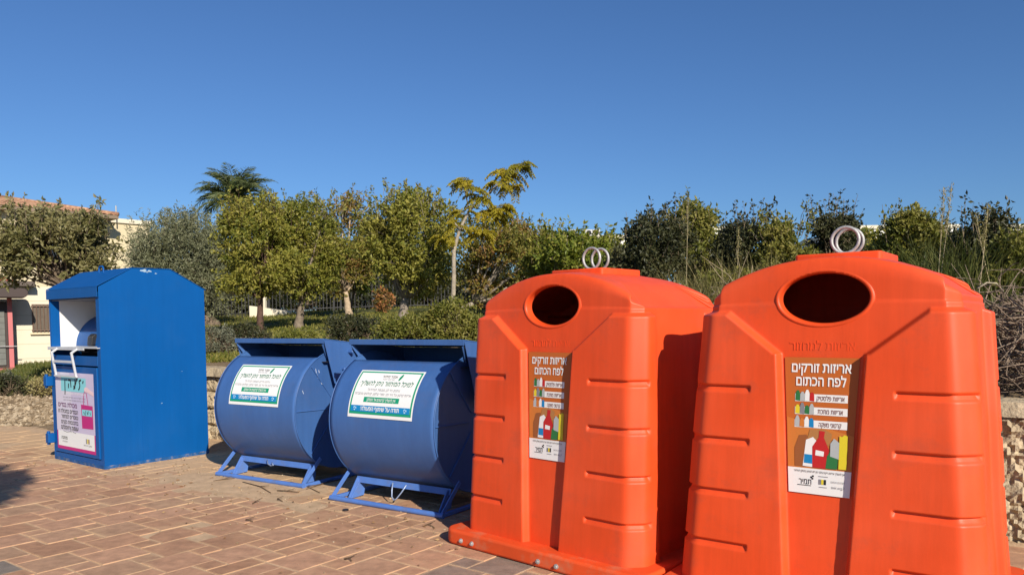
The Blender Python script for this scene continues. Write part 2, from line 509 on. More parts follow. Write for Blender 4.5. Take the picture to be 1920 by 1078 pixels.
def orange_bin(pose, label, wb, wt):
    t = tag(empty('recycling_bin', (pose[0], pose[1], 0), pose[2]), label, 'recycling bin', 'orange packaging bins')
    link('body', bin_body(wb, wt), ORANGE, t, smooth='all')
    tap, ins = 0.0577, 0.045
    # flange round the foot
    m = MB(); m.prism(rrect(-0.785, -0.080, 0.785, 1.230, 0.10), lambda a, b, d: (a, b, d), 0.004, 0.100)
    m.build('base_flange', ORANGE_FOOT, t, smooth=True, bevel=0.016, seg=3)
    # rim of the oval opening
    m = MB(); n = 72; prof = [(0.020, 0.004), (0.013, -0.003), (0.006, -0.0045), (-0.001, -0.001), (-0.005, 0.010), (-0.006, 0.050)]
    vs = []; fs = []
    for k in range(n):
        a = 2 * math.pi * k / n
        for o, dy in prof:
            x = (0.209 + o) * math.cos(a); z = 1.543 + (0.124 + o) * math.sin(a)
            vs.append((x, tap * z + ins + dy, z))
    q = len(prof)
    for k in range(n):
        for j in range(q - 1):
            fs.append((k * q + j, k * q + j + 1, ((k + 1) % n) * q + j + 1, ((k + 1) % n) * q + j))
    m.add(vs, fs); m.build('opening_rim', ORANGE, t, smooth='all')
    # lifting plate and two rings
    m = MB(); m.prism(rrect(-0.205, 0.37, 0.205, 0.79, 0.02, 3), lambda a, b, d: (a, b, d), 1.70, 1.772)
    m.build('lifting_plate', ORANGE, t, smooth=True, bevel=0.008)
    for yy in (0.535, 0.625):
        m = MB()
        m.tube([(0.0665 * math.cos(2 * math.pi * k / 40), yy, 1.772 + 0.074 + 0.0665 * math.sin(2 * math.pi * k / 40)) for k in range(40)], 0.0085, 12, closed=True)
        m.box((-0.035, yy - 0.02, 1.766), (0.035, yy + 0.02, 1.779))
        m.tube([(-0.026, yy, 1.775), (-0.026, yy, 1.788)], 0.008, 6); m.tube([(0.026, yy, 1.775), (0.026, yy, 1.788)], 0.008, 6)
        m.build('lifting_ring', STEEL, t, smooth=True)
    # bolts along the flange
    for bx in (-0.60, -0.50, 0.06, 0.20, 0.58):
        m = MB()
        m.tube([(bx, -0.079, 0.042), (bx, -0.084, 0.042)], 0.015, 14)
        m.tube([(bx, -0.083, 0.042), (bx, -0.094, 0.042)], 0.0095, 6)
        m.build('bolt', STEEL, t)
    S = lambda off: (lambda a, b: (a, tap * b + ins - off, b))
    text('אריזות למחזור', 0.062, S(-0.0015), ORANGE, t, 'embossed_lettering', 0.0, 0, 1.296, width=0.30)
    for o in [q for q in C.objects if q.parent == t and q.name.startswith('embossed')]:
        sl = o.modifiers.new('depth', 'SOLIDIFY'); sl.thickness = 0.006; sl.offset = 0
    # the sticker in the channel
    z0, z1 = 0.615, 1.262
    hw = lambda z: 0.116 + (0.176 - 0.116) * (z - 0.09) / 1.19 - 0.004
    lay = [0]

    def piece(poly, m_, parent, name, k):
        mb = MB(); mb.sheet(poly, S(0.004 + 0.0007 * k))
        return mb.build(name, m_, parent, fix=False)

    def sq(x0, a, x1, b): return [(x0, a), (x1, a), (x1, b), (x0, b)]
    lab = piece([(-hw(z0), z0), (hw(z0), z0), (hw(z1), z1), (-hw(z1), z1)], ORP, t, 'sticker', 0)
    zc = 0.735
    piece([(-hw(0.94), 0.975), (hw(0.90), 0.90), (hw(zc), zc), (-hw(zc), zc)], ORP2, lab, 'swoosh', 1)
    piece([(-hw(z0), z0), (hw(z0), z0), (hw(zc), zc), (-hw(zc), zc)], WHITE, lab, 'footer', 2)
    text('אריזות זורקים', 0.066, S(0.0068), WHITE, lab, 'lettering', 0.022, 0, 1.192, width=0.272)
    text('לפח הכתום', 0.066, S(0.0068), WHITE, lab, 'lettering', 0.022, 0, 1.128, width=0.228)
    for i, s in enumerate(('אריזות פלסטיק', 'אריזות מתכת', 'קרטוני משקה')):
        zz = 1.070 - 0.062 * i
        piece(sq(-0.118, zz - 0.018, 0.122, zz + 0.018), WHITE, lab, 'banner', 2)
        text(s, 0.033, S(0.0068), BROWNI, lab, 'lettering', 0.004, 0.046, zz - 0.011, width=0.125 - 0.012 * i)
        # little pictures of the packaging at the banner's end
        for q in range(4):
            cx = -0.105 + 0.022 * q; hh = (0.034, 0.028, 0.038, 0.026)[(q + i) % 4]
            mm = ((GRN, GREYP, WHITE, RED), (YEL, INKG, GRN, GREYP), (GREYP, ORP2, WHITE, BLUEP))[i][q]
            piece([(cx - 0.011, zz - 0.014), (cx + 0.011, zz - 0.016), (cx + 0.010, zz + hh * 0.6), (cx + 0.004, zz + hh), (cx - 0.004, zz + hh), (cx - 0.010, zz + hh * 0.6)], mm, lab, 'printed_package', 3 + q % 2)
    # heap of printed packaging
    G = [([(-0.112, 0.742), (-0.06, 0.741), (-0.045, 0.86), (-0.06, 0.895), (-0.095, 0.89), (-0.115, 0.83)], CARTON), ([(-0.062, 0.85), (0.05, 0.85), (0.056, 0.905), (0.02, 0.925), (-0.045, 0.92)], CARTON2),
         ([(-0.075, 0.745), (-0.01, 0.742), (-0.006, 0.86), (-0.03, 0.885), (-0.062, 0.87)], WHITE), ([(-0.07, 0.76), (-0.012, 0.757), (-0.012, 0.80), (-0.068, 0.802)], BLUEP),
         ([(-0.03, 0.742), (0.036, 0.74), (0.044, 0.83), (0.02, 0.885), (0.024, 0.915), (-0.002, 0.917), (-0.004, 0.885), (-0.032, 0.84)], RED), ([(-0.018, 0.80), (0.02, 0.797), (0.022, 0.82), (-0.016, 0.825)], WHITE),
         ([(0.03, 0.742), (0.082, 0.742), (0.086, 0.81), (0.058, 0.835), (0.036, 0.80)], GRN), ([(0.05, 0.80), (0.088, 0.79), (0.092, 0.865), (0.066, 0.885), (0.05, 0.86)], GREYP),
         ([(0.088, 0.744), (0.124, 0.744), (0.126, 0.90), (0.112, 0.905), (0.10, 0.895), (0.09, 0.90)], YEL)]
    for k, (poly, mm) in enumerate(G): piece(poly, mm, lab, 'printed_package', 3 + 0.5 * k)
    text('אין להשליך אריזות ריקות בלבד נקי לא למחוץ במתקן המחזור', 0.014, S(0.0068), INK, lab, 'lettering', 0.006, 0, 0.716, width=0.23)
    text('תמיר', 0.040, S(0.0068), INK, lab, 'lettering', 0.006, -0.062, 0.659, width=0.058)
    piece(sq(-0.098, 0.652, -0.034, 0.655), INK, lab, 'logo_mark', 4)
    for dx, dz in ((-0.026, 0.700), (-0.034, 0.694), (-0.028, 0.688)): piece(sq(dx - 0.004, dz - 0.004, dx + 0.004, dz + 0.004), INK, lab, 'logo_mark', 4)
    for k, mm in enumerate((INKG, YEL, INK)): piece(sq(0.0 + 0.012 * k, 0.664, 0.010 + 0.012 * k, 0.688), mm, lab, 'logo_mark', 4)
    piece(sq(-0.002, 0.700, 0.042, 0.703), INKG, lab, 'logo_mark', 4); piece(sq(0.002, 0.650, 0.038, 0.653), INKG, lab, 'logo_mark', 4)
    text('לפרטים הכתום', 0.014, S(0.0068), INKG, lab, 'lettering', 0, 0.086, 0.676, width=0.062)
    text('tmir.org.il', 0.018, S(0.0068), INKG, lab, 'lettering', 0, 0.086, 0.650, width=0.058, rev=False)
    return t


B1 = orange_bin((0.1499, 4.5874, -0.7547), 'orange plastic recycling bin next to the blue drums, its right side in deep shadow', 0.695, 0.675)
B2 = orange_bin((1.3980, 3.5716, -0.6427), 'largest and nearest orange plastic recycling bin at the right edge, fully sunlit', 0.715, 0.62)


# ------------------------------------------------------------------ blue drum containers
def drum_container(pose, label, loop):
    t = tag(empty('paper_container', (pose[0], pose[1], 0), pose[2]), label, 'paper container', 'blue drum paper containers')
    yc, zc, R, hx = 0.51, 0.66, 0.55, 0.548
    A0, A1 = 118, 400                                               # the drum's skin from the mouth's lip down round to the back top
    m = MB(); n = 76
    vs = []; fs = []; nx = 24
    for k in range(n + 1):
        a = rad(A0 + (A1 - A0) * k / n)
        for j in range(nx + 1):
            u = j / nx; x = -hx + 2 * hx * u
            dent = 0.0025 * math.sin(5.0 * x + 3.1 * a) * math.sin(2.2 * a + 1.3) * (1 - (2 * u - 1) ** 2)
            vs.append((x, yc + (R + dent) * math.cos(a), zc + (R + dent) * math.sin(a)))
    for k in range(n):
        for j in range(nx): fs.append((k * (nx + 1) + j, k * (nx + 1) + j + 1, (k + 1) * (nx + 1) + j + 1, (k + 1) * (nx + 1) + j))
    m.add(vs, fs)
    b = m.build('drum', DRUM, t, smooth='all')
    sl = b.modifiers.new('sheet', 'SOLIDIFY'); sl.thickness = 0.006; sl.offset = -1
    # end plates: a faceted shallow cone pushed in, with a rolled seam
    for s in (-1, 1):
        m = MB(); N = 64; rings = [(R * 0.992, 0.0), (R * 0.96, 0.006), (R * 0.02, 0.022)]
        vs = []; fs = []
        for r, dx in rings:
            for k in range(N):
                a = 2 * math.pi * k / N; vs.append((s * (hx - dx), yc + r * math.cos(a), zc + r * math.sin(a)))
        for q in range(2):
            for k in range(N): fs.append((q * N + k, q * N + (k + 1) % N, (q + 1) * N + (k + 1) % N, (q + 1) * N + k))
        fs.append(tuple(2 * N + k for k in range(N))); m.add(vs, fs)
        pl = m.build('end_plate', DRUM, t, smooth=True, angle=20)
        for ang in (178, 226, 284, 330, 130):                       # pressed ribs
            a = rad(ang)
            m = MB(); m.bar((s * (hx - 0.018), yc + 0.1 * math.cos(a), zc + 0.1 * math.sin(a)), (s * (hx - 0.001), yc + 0.53 * math.cos(a), zc + 0.53 * math.sin(a)), 0.010, 0.012, up=(1, 0, 0))
            m.build('rib', DRUM, pl, bevel=0.003)
        m = MB(); m.tube([(s * hx, yc + R * math.cos(2 * math.pi * k / 72), zc + R * math.sin(2 * math.pi * k / 72)) for k in range(72)], 0.0045, 6, closed=True)
        m.build('seam', DRUM, pl, smooth='all')
    if not loop:
        for pts in ([(0.225, 1.045), (0.235, 1.00), (0.25, 0.985)], [(0.25, 0.965), (0.285, 0.93), (0.30, 0.90)], [(0.262, 1.03), (0.27, 1.005)], [(0.06, 0.86), (0.075, 0.83)]):
            m = MB(); m.tube([(hx - 0.0095 - 0.0005 * math.hypot(a - yc, b - zc), a, b) for a, b in pts], 0.0035, 5); m.build('scratch', SCRATCH, t)
    # hood: sloping top, lip, side cheeks, back
    hw = 0.6085
    m = MB()
    m.hexa([(-hw, 0.262, 1.309), (hw, 0.262, 1.309), (hw, 0.95, 1.230), (-hw, 0.95, 1.230), (-hw, 0.262, 1.317), (hw, 0.262, 1.317), (hw, 0.95, 1.238), (-hw, 0.95, 1.238)])
    m.box((-hw, 0.2595, 1.272), (hw, 0.2665, 1.3145))
    m.box((-hw, 0.946, 0.86), (hw, 0.952, 1.2285))
    hood = m.build('hood', DRUM, t, bevel=0.0025)
    for s in (-1, 1):
        poly = [(0.268, 1.3075), (0.392, 0.905), (0.50, 0.80), (0.82, 0.80), (0.945, 0.90), (0.945, 1.229)]
        m = MB(); m.prism(poly, lambda a, b, d: (d, a, b), s * (hw - 0.007), s * (hw - 0.0005))
        ck = m.build('hood_cheek', DRUM, hood, bevel=0.002)
        # cheek return towards the mouth, pivot bolts
        m = MB(); m.bar((s * 0.585, 0.275, 1.268), (s * 0.555, 0.36, 1.14), 0.03, 0.006, up=(s, 0.3, 0)); m.build('bracket', DRUM, hood)
        for py, pz, L in ((0.585, 1.185, 0.05), (0.50, 1.03, 0.028), (0.88, 1.17, 0.045)):
            m = MB(); m.tube([(s * (hw - 0.002), py, pz), (s * (hw + L), py, pz)], 0.017, 14); m.sphere((s * (hw + L), py, pz), 0.0168, 14, 8, (0.5, 1, 1))
            m.build('pivot_pin', DRUM, hood, smooth=True)
    m = MB(); m.box((-0.585, 0.30, 1.10), (0.585, 0.92, 1.105)); m.build('mouth_dark_sheet', DARK, hood)  # near-black sheet in place of the shade inside the mouth
    # foot frame
    m = MB(); m.tube([(-0.5955, 0, 0.021), (0.5955, 0, 0.021)], 0.021, 14); m.build('ground_rail', FRAMEB, t, smooth=True)
    m = MB(); m.tube([(-0.5955, 0.92, 0.021), (0.5955, 0.92, 0.021)], 0.021, 14); m.build('ground_rail', FRAMEB, t, smooth=True)
    for s in (-1, 1):
        m = MB(); m.bar((s * 0.578, 0.005, 0.028), (s * 0.578, 0.225, 0.235), 0.036, 0.010, up=(s, 0, 0)); m.build('strut', FRAMEB, t, bevel=0.002)
        m = MB(); m.bar((s * 0.578, 0.915, 0.028), (s * 0.578, 0.72, 0.235), 0.036, 0.010, up=(s, 0, 0)); m.build('strut', FRAMEB, t, bevel=0.002)
        m = MB(); m.bar((s * 0.578, 0.02, 0.0205), (s * 0.578, 0.90, 0.0205), 0.030, 0.030); m.build('side_rail', FRAMEB, t, bevel=0.005)
        # inner post with its gusset plate
        m = MB()
        m.bar((s * 0.478, 0.10, 0.008), (s * 0.478, 0.205, 0.158), 0.034, 0.012, up=(s, 0, 0))
        m.prism([(0.10, 0.006), (0.25, 0.010), (0.27, 0.09), (0.215, 0.15)], lambda a, b, d: (d, a, b), s * 0.462, s * 0.468)
        m.build('post', FRAMEB, t, bevel=0.002)
    m = MB(); m.bar((-0.50, 0.21, 0.148), (0.50, 0.21, 0.148), 0.008, 0.052, up=(0, 0.3, 1)); m.build('cross_bar', FRAMEB, t, bevel=0.002)
    m = MB(); m.bar((-0.50, 0.80, 0.148), (0.50, 0.80, 0.148), 0.008, 0.052, up=(0, -0.3, 1)); m.build('cross_bar', FRAMEB, t, bevel=0.002)
    if loop:
        pts = [(-0.075, 0.185, 0.165), (-0.070, 0.168, 0.11), (-0.056, 0.15, 0.06), (-0.030, 0.145, 0.035), (-0.008, 0.15, 0.048), (0.03, 0.17, 0.10), (0.065, 0.19, 0.16)]
    else:
        pts = [(-0.10, 0.19, 0.165), (-0.06, 0.165, 0.135), (-0.01, 0.155, 0.125), (0.02, 0.16, 0.128), (-0.02, 0.175, 0.150)]
    m = MB(); m.tube(pts, 0.0055, 8); m.build('wire_hook', PALEDRUM, t, smooth='all')
    # the notice, bent round the drum
    a_top, a_bot = math.asin((1.068 - zc) / R), math.asin((0.712 - zc) / R)
    hgt = (a_top - a_bot) * R

    def S(off):
        def fn(a, b):                                              # a across, b up from the sheet's foot
            th = a_bot + b / R
            return (a, yc - (R + off) * math.cos(th), zc + (R + off) * math.sin(th))
        return fn

    def strip(x0, b0, x1, b1, m_, parent, name, k):
        mb = MB(); n_ = max(1, int((b1 - b0) / 0.018)); f = S(0.0045 + 0.0009 * k)
        vs = []; fs = []
        for q in range(n_ + 1):
            b_ = b0 + (b1 - b0) * q / n_; vs += [f(x0, b_), f(x1, b_)]
        for q in range(n_): fs.append((2 * q, 2 * q + 1, 2 * q + 3, 2 * q + 2))
        mb.add(vs, fs); return mb.build(name, m_, parent, fix=False, smooth='all')
    W = 0.337; H = hgt
    nb = strip(-W, 0, W, H, WHITE, t, 'notice', 0)
    g = 0.013
    strip(-W + g, 0.026, W - g, H - g, GREENP, nb, 'green_border', 1)
    strip(-W + 0.029, 0.046, W - 0.029, H - 0.028, WHITE, nb, 'notice_field', 2)
    strip(-W + 0.029, 0.046, W - 0.029, 0.094, BLUEP, nb, 'blue_band', 3)
    strip(-0.185, 0.122, 0.185, 0.163, GREENP, nb, 'green_band', 3)
    f4 = S(0.0090)
    for sx in (-0.262, 0.262):
        mb = MB()
        for q in range(3):
            a0 = rad(90 + 120 * q)
            pts = [(0.012 * math.cos(a0 + v), 0.012 * math.sin(a0 + v)) for v in (0.15, 0.6, 1.05, 1.5)]
            for (p, q2) in zip(pts[:-1], pts[1:]):
                mb.sheet([(sx + p[0] * 0.6, 0.070 + p[1] * 0.6), (sx + q2[0] * 0.6, 0.070 + q2[1] * 0.6), (sx + q2[0] * 1.35, 0.070 + q2[1] * 1.35), (sx + p[0] * 1.35, 0.070 + p[1] * 1.35)], f4)
        mb.build('recycling_mark', PALEB, nb, fix=False)
    text('תודה על שיתוף הפעולה!', 0.046, f4, WHITE, nb, 'lettering', 0.02, 0, 0.056, width=0.405)
    text('אין להשליך קרטונים אל המתקן', 0.032, f4, WHITE, nb, 'lettering', 0.012, 0, 0.132, width=0.30)
    text('אריזות קרטון וכל נייר נקי, ספרי טלפון, קטלוגים ומחברות', 0.028, f4, INKG, nb, 'lettering', 0.0, 0, 0.180, width=0.585)
    text('עיתונים, נייר לבן, מעטפות, חוברות וכל', 0.028, f4, INKG, nb, 'lettering', 0.0, 0, 0.215, width=0.34)
    text('למיכל המיחזור ניתן להשליך:', 0.058, f4, TEALINK, nb, 'lettering', 0.012, 0, 0.260, width=0.56, shear=0.18)
    text('אמניר מיחזור', 0.034, f4, INK, nb, 'lettering', 0.004, 0.01, 0.333, width=0.155)
    text('קבוצת אמניר תעשיות', 0.015, f4, INKG, nb, 'lettering', 0.0, 0.01, 0.314, width=0.125)
    mb = MB(); pts = []
    for q in range(16):
        a = 2 * math.pi * q / 16; x_, y_ = 0.013 * math.cos(a), 0.030 * math.sin(a)
        pts.append((0.125 + x_ + y_ * 0.35, 0.340 + y_))
    mb.sheet(pts, f4); mb.build('logo_mark', GREENP, nb, fix=False)
    mb = MB(); mb.sheet([(0.118, 0.318), (0.123, 0.318), (0.136, 0.362), (0.131, 0.362)], S(0.0099)); mb.build('logo_mark', TEALINK, nb, fix=False)
    return t


FRAMEB = mat('lighter_blue_paint', (0.085, 0.19, 0.52), 0.4, var=0.1, vscale=9, dirt=(0.16, 0.15, 0.17), dscale=7, damt=0.6)
SCRATCH = flat('pale_scratch', (0.55, 0.62, 0.72))
PALEDRUM = mat('pale_blue_wire', (0.30, 0.38, 0.55), 0.4, metal=0.3)
D1 = drum_container((-2.3559, 7.0944, -0.5615), 'blue drum paper container standing beside the tall blue clothes bank', False)
D2 = drum_container((-1.0139, 5.9966, -0.5877), 'blue drum paper container beside the orange bin, a wire loop hanging from its foot', True)


# ------------------------------------------------------------------ clothes bank
def clothes_bank():
    bx, by, th = -4.1445, 7.7977, -0.6509
    t = tag(empty('clothes_bank', (bx, by, 0), th), 'tall blue metal clothes bank with gabled roof, white chute, step rack and a lilac poster', 'clothes bank')
    U, V, Hh = 1.157, 1.151, 1.848
    x0, x1 = -U, 0.0
    gab = [(0, Hh), (0.344, 2.047), (0.761, 2.051), (V, Hh)]
    m = MB()                                                        # side walls: thin plates with a gable
    for xa, xb in ((x0, x0 + 0.006), (x1 - 0.006, x1)):
        m.prism([(0, 0.0), (0, 1.742), (-0.002, 1.742), (-0.002, Hh)] + gab[1:] + [(V, 0.0)], lambda a, b, d: (d, a, b), xa, xb)
    m.box((x0 + 0.006, V - 0.006, 0.0), (x1 - 0.006, V, Hh - 0.004))
    m.box((x0 + 0.006, 0.012, 0.002), (x1 - 0.006, V - 0.006, 0.010))
    m.box((x0 + 0.006, 0.002, 0.002), (x1 - 0.006, 0.014, 0.085))                                   # plinth
    m.box((x0 + 0.006, 0.002, 0.085), (x0 + 0.05, 0.014, 1.205)); m.box((x1 - 0.075, 0.002, 0.085), (x1 - 0.006, 0.014, 1.742))   # stiles
    m.box((x0 + 0.006, 0.002, 1.742), (x1 - 0.006, 0.014, 1.80))
    m.box((x0 + 0.0065, 0.002, 1.205), (x0 + 0.030, 0.092, 1.742))                                    # left post of the mouth
    m.build('body', BLUE, t, bevel=0.003)
    # roof sheets with a turned-down front lip
    m = MB(); o = 0.006
    pts = [(-0.022, Hh + 0.001)] + [(a, b + 0.004) for a, b in gab[1:3]] + [(V + 0.02, Hh - 0.008)]
    poly = pts + [(a, b + o) for a, b in reversed(pts)]
    m.prism(poly, lambda a, b, d: (d, a, b), x0 - 0.012, x1 + 0.004)
    m.box((x0 - 0.012, -0.022, 1.748), (x1 + 0.004, -0.016, Hh + 0.0005))
    m.box((x0 - 0.012, -0.016, 1.748), (x1 + 0.004, 0.0015, 1.752))
    roof = m.build('roof', BLUE, t, bevel=0.003)
    m = MB(); m.tube([(-0.62, 0.30, 2.03), (-0.62, 0.30, 2.075), (-0.60, 0.30, 2.095), (-0.54, 0.30, 2.095), (-0.52, 0.30, 2.075), (-0.52, 0.30, 2.03)], 0.009, 8)
    m.build('lifting_eye', BLUE, t, smooth=True)
    # chute cavity
    cx0, cx1, cz0, cz1, cy1 = x0 + 0.03, x1 - 0.075, 1.205, 1.742, 0.60
    m = MB()
    m.box((cx0, 0.0925, cz0), (cx0 + 0.004, cy1, cz1 - 0.002)); m.build('chute_cheek', WHITE_P, t)
    m = MB(); m.box((cx1 - 0.004, 0.015, cz0), (cx1, cy1, cz1 - 0.002))
    m.box((cx0 + 0.004, 0.016, cz1 - 0.008), (cx1 - 0.004, cy1, cz1 - 0.003)); m.box((cx0 + 0.004, cy1 - 0.004, cz0), (cx1 - 0.004, cy1, cz1 - 0.008))
    m.build('chute_lining', mat('shade_darkened_lining', (0.22, 0.23, 0.24), 0.6), t)  # lining colour darkened to hold back bounce and deepen the chute's shade
    m = MB(); R = 0.368; n = 10; yc, zc = 0.62, 1.225
    a_ = [rad(180 - 90 * k / 40) for k in range(41)]
    poly = [(yc + R * math.cos(a), zc + R * math.sin(a)) for a in a_] + [(yc, zc)]
    poly = [(min(p, cy1 - 0.006), q) for p, q in poly]
    m.prism(poly, lambda a, b, d: (d, a, b), cx0 + 0.006, cx1 - 0.006)
    dr = m.build('chute_drum', BLUE, t, smooth=True)
    m = MB(); m.prism([(0.205, 1.245), (0.265, 1.245), (0.295, 1.36), (0.255, 1.375), (0.215, 1.34)], lambda a, b, d: (d, a, b), -0.76, -0.66)
    m.build('handle', BLACK, dr, bevel=0.012, seg=3)
    # shelf, slot, drawer front
    m = MB(); m.box((x0 - 0.004, -0.03, 1.226), (x1 - 0.012, 0.24, 1.236)); m.box((x0 - 0.004, -0.03, 1.204), (x1 - 0.30, -0.024, 1.2255))
    m.build('shelf', RACK, t, bevel=0.002)
    m = MB(); m.box((x0 + 0.05, 0.30, 1.12), (x1 - 0.075, 0.31, 1.20)); m.build('slot', DARK, t)
    m = MB(); m.box((x0 + 0.052, 0.0, 1.045), (x1 - 0.078, 0.02, 1.145)); m.build('drawer_front', BLUE, t, bevel=0.004)
    # door with its poster
    m = MB(); m.box((x0 + 0.056, -0.010, 0.095), (x1 - 0.082, 0.010, 1.030)); door = m.build('door', BLUE, t, bevel=0.004)
    for hz in (0.86, 0.235):
        m = MB(); m.box((x0 - 0.030, -0.075, hz - 0.052), (x0 + 0.040, 0.0005, hz + 0.052)); m.tube([(x0 - 0.012, -0.05, hz - 0.075), (x0 - 0.012, -0.05, hz + 0.075)], 0.018, 10)
        m.build('hinge', BLUE, t, bevel=0.005)
    # step rack: two bent legs and three rungs
    m = MB()
    for lx in (-0.93, -0.46):
        m.bar((lx, -0.022, 1.222), (lx, -0.085, 1.178), 0.020); m.bar((lx, -0.085, 1.184), (lx, -0.045, 0.925), 0.020)
    m.bar((-0.925, -0.070, 1.085), (-0.465, -0.070, 1.085), 0.012, 0.026); m.bar((-0.97, -0.046, 0.930), (-0.44, -0.046, 0.930), 0.014, 0.020)
    m.build('step_rack', RACK, t, bevel=0.002)
    # poster
    yz = -0.0125
    S = lambda k: (lambda a, b: (a, yz - 0.0007 * k, b))

    def piece(poly, m_, parent, name, k):
        mb = MB(); mb.sheet(poly, S(k)); return mb.build(name, m_, parent, fix=False)

    def sq(a, b, c, d): return [(a, b), (c, b), (c, d), (a, d)]
    pl, pr, pb, ptp = -1.035, -0.150, 0.135, 0.965
    po = piece(sq(pl, pb, pr, ptp), LILAC, door, 'poster', 0)
    piece([(pl, 0.33), (-0.62, 0.33), (-0.70, ptp), (pl, ptp)], flat('pale_lilac_print', (0.64, 0.60, 0.70)), po, 'poster_field', 1)
    piece(sq(pl, pb, pr, 0.335), MAG, po, 'poster_frame', 1); piece([(pl + 0.025, pb + 0.035), (pr - 0.02, pb + 0.035), (pr - 0.02, 0.335), (pl + 0.025, 0.335)], WHITE, po, 'poster_foot', 2)
    piece(sq(-0.90, 0.765, -0.32, 0.915), CYAN, po, 'poster_banner', 2)

    def stroke(pts, wd, m_, k=4):
        mb = MB()
        for (a, b) in zip(pts[:-1], pts[1:]):
            d = np.subtract(b, a); n_ = np.array([-d[1], d[0]]) / (np.linalg.norm(d) + 1e-9) * wd / 2
            mb.sheet([tuple(np.subtract(a, n_)), tuple(np.subtract(b, n_)), tuple(np.add(b, n_)), tuple(np.add(a, n_))], S(k))
        mb.build('brush_stroke', m_, po, fix=False)
    # hand-brushed word
    for pts in ([(-0.37, 0.89), (-0.39, 0.86)], [(-0.42, 0.895), (-0.47, 0.885), (-0.45, 0.84), (-0.47, 0.80), (-0.49, 0.79)], [(-0.505, 0.93), (-0.55, 0.85), (-0.60, 0.79)], [(-0.56, 0.90), (-0.57, 0.80), (-0.60, 0.83)],
                [(-0.72, 0.885), (-0.665, 0.885), (-0.66, 0.81)], [(-0.715, 0.85), (-0.72, 0.80)], [(-0.76, 0.885), (-0.775, 0.885)], [(-0.80, 0.89), (-0.805, 0.74), (-0.815, 0.73)]):
        stroke(pts, 0.020, INK)
    text('תחנת למחזור מוצרים כולכם', 0.030, S(4), WHITE, po, 'lettering', 0.01, -0.60, 0.735, width=0.52)
    text('נשמח לקבל כל סוגי הבגדים במצב טוב', 0.020, S(4), INKG, po, 'lettering', 0, -0.60, 0.695, width=0.52)
    text('נקיים וארוזים בשקיות קשורות היטב', 0.020, S(4), INKG, po, 'lettering', 0, -0.60, 0.665, width=0.50)
    text('מכולת בגדים', 0.068, S(4), PURPLE, po, 'lettering', 0.018, -0.76, 0.595, width=0.44)
    for i, s in enumerate(('הבגדים במכולה זו', 'נמסרים למחזור.', 'בהכנסות נקנים', 'עופות וחיתולים.')):
        text(s, 0.060, S(4), INK, po, 'lettering', 0.018, -0.522, 0.530 - 0.058 * i, width=(0.46, 0.40, 0.40, 0.42)[i], align='RIGHT')
    stroke([(-0.88, 0.335), (-0.80, 0.325), (-0.72, 0.335)], 0.006, INKG); stroke([(-0.70, 0.385), (-0.715, 0.34), (-0.69, 0.33)], 0.008, INKG); stroke([(-0.66, 0.335), (-0.58, 0.325)], 0.006, INKG)
    text('יחד למען', 0.036, S(4), INKG, po, 'lettering', 0, -0.62, 0.345, width=0.14); text('הקהילה', 0.036, S(4), INKG, po, 'lettering', 0, -0.83, 0.345, width=0.15)
    text('מחנה', 0.050, S(4), INK, po, 'lettering', 0.02, -0.86, 0.245, width=0.14); text('לקהילה', 0.022, S(4), INK, po, 'lettering', 0, -0.85, 0.212, width=0.12)
    for k, mm in enumerate((INKG, YEL, BROWNI)): piece(sq(-0.36 + 0.028 * k, 0.235, -0.338 + 0.028 * k, 0.285), mm, po, 'logo_mark', 4)
    text('המועצה לשירותים', 0.022, S(4), INK, po, 'lettering', 0, -0.32, 0.208, width=0.18)
    # printed shopping bag held by a hand
    piece([(-0.435, 0.39), (-0.185, 0.395), (-0.185, 0.635), (-0.445, 0.640)], MAG, po, 'printed_bag', 3); piece(sq(-0.425, 0.525, -0.205, 0.590), CYAN, po, 'printed_bag', 4)
    for pts in ([(-0.39, 0.56), (-0.375, 0.56), (-0.372, 0.535)], [(-0.34, 0.58), (-0.345, 0.53)], [(-0.31, 0.57), (-0.295, 0.54), (-0.28, 0.58)], [(-0.245, 0.57), (-0.235, 0.54)]): stroke(pts, 0.010, INK, 5)
    stroke([(-0.385, 0.64), (-0.375, 0.74), (-0.345, 0.79), (-0.315, 0.76), (-0.285, 0.64)], 0.012, MAG, 4)
    piece([(-0.36, 0.80), (-0.335, 0.825), (-0.29, 0.822), (-0.20, 0.79), (-0.152, 0.775), (-0.152, 0.735), (-0.23, 0.755), (-0.29, 0.772), (-0.345, 0.775)], SKIN, po, 'printed_hand', 5)
    # plain welds and scars on the big side
    m = MB(); m.bar((0.0015, 0.40, 0.02), (0.0015, 0.40, 1.30), 0.004, 0.003, up=(1, 0, 0)); m.build('weld_seam', BLUE, t)
    CHIP = flat('bare_primer', (0.30, 0.42, 0.52))
    for cy, cz, r in ((0.47, 2.030, 0.020), (0.53, 2.026, 0.014), (0.60, 2.005, 0.007), (0.51, 2.018, 0.009), (0.62, 0.62, 0.005), (0.86, 0.95, 0.003)):
        mb = MB(); rr = [0.6 + 0.8 * abs(math.sin(7.3 * q + 40 * cy)) for q in range(9)]
        mb.prism([(cy + 1.6 * r * rr[q] * math.cos(q * 0.698), cz + 0.7 * r * rr[q] * math.sin(q * 0.698)) for q in range(9)], lambda a, b, d: (d, a, b), 0.0003, 0.0010)
        mb.build('paint_chip', CHIP, t)
    m = MB(); m.box((0.0, 0.004, 0.0), (0.004, V, 0.035)); m.build('worn_foot', BLUE_EDGE, t)
    m = MB(); m.box((x0 + 0.01, -0.002, 0.0), (x1 - 0.001, 0.0015, 0.035)); m.build('worn_foot', BLUE_EDGE, t)
    return t


CB = clothes_bank()


# ------------------------------------------------------------------ noise
_rs = np.random.RandomState(7)
_tab = _rs.rand(32, 32, 32)


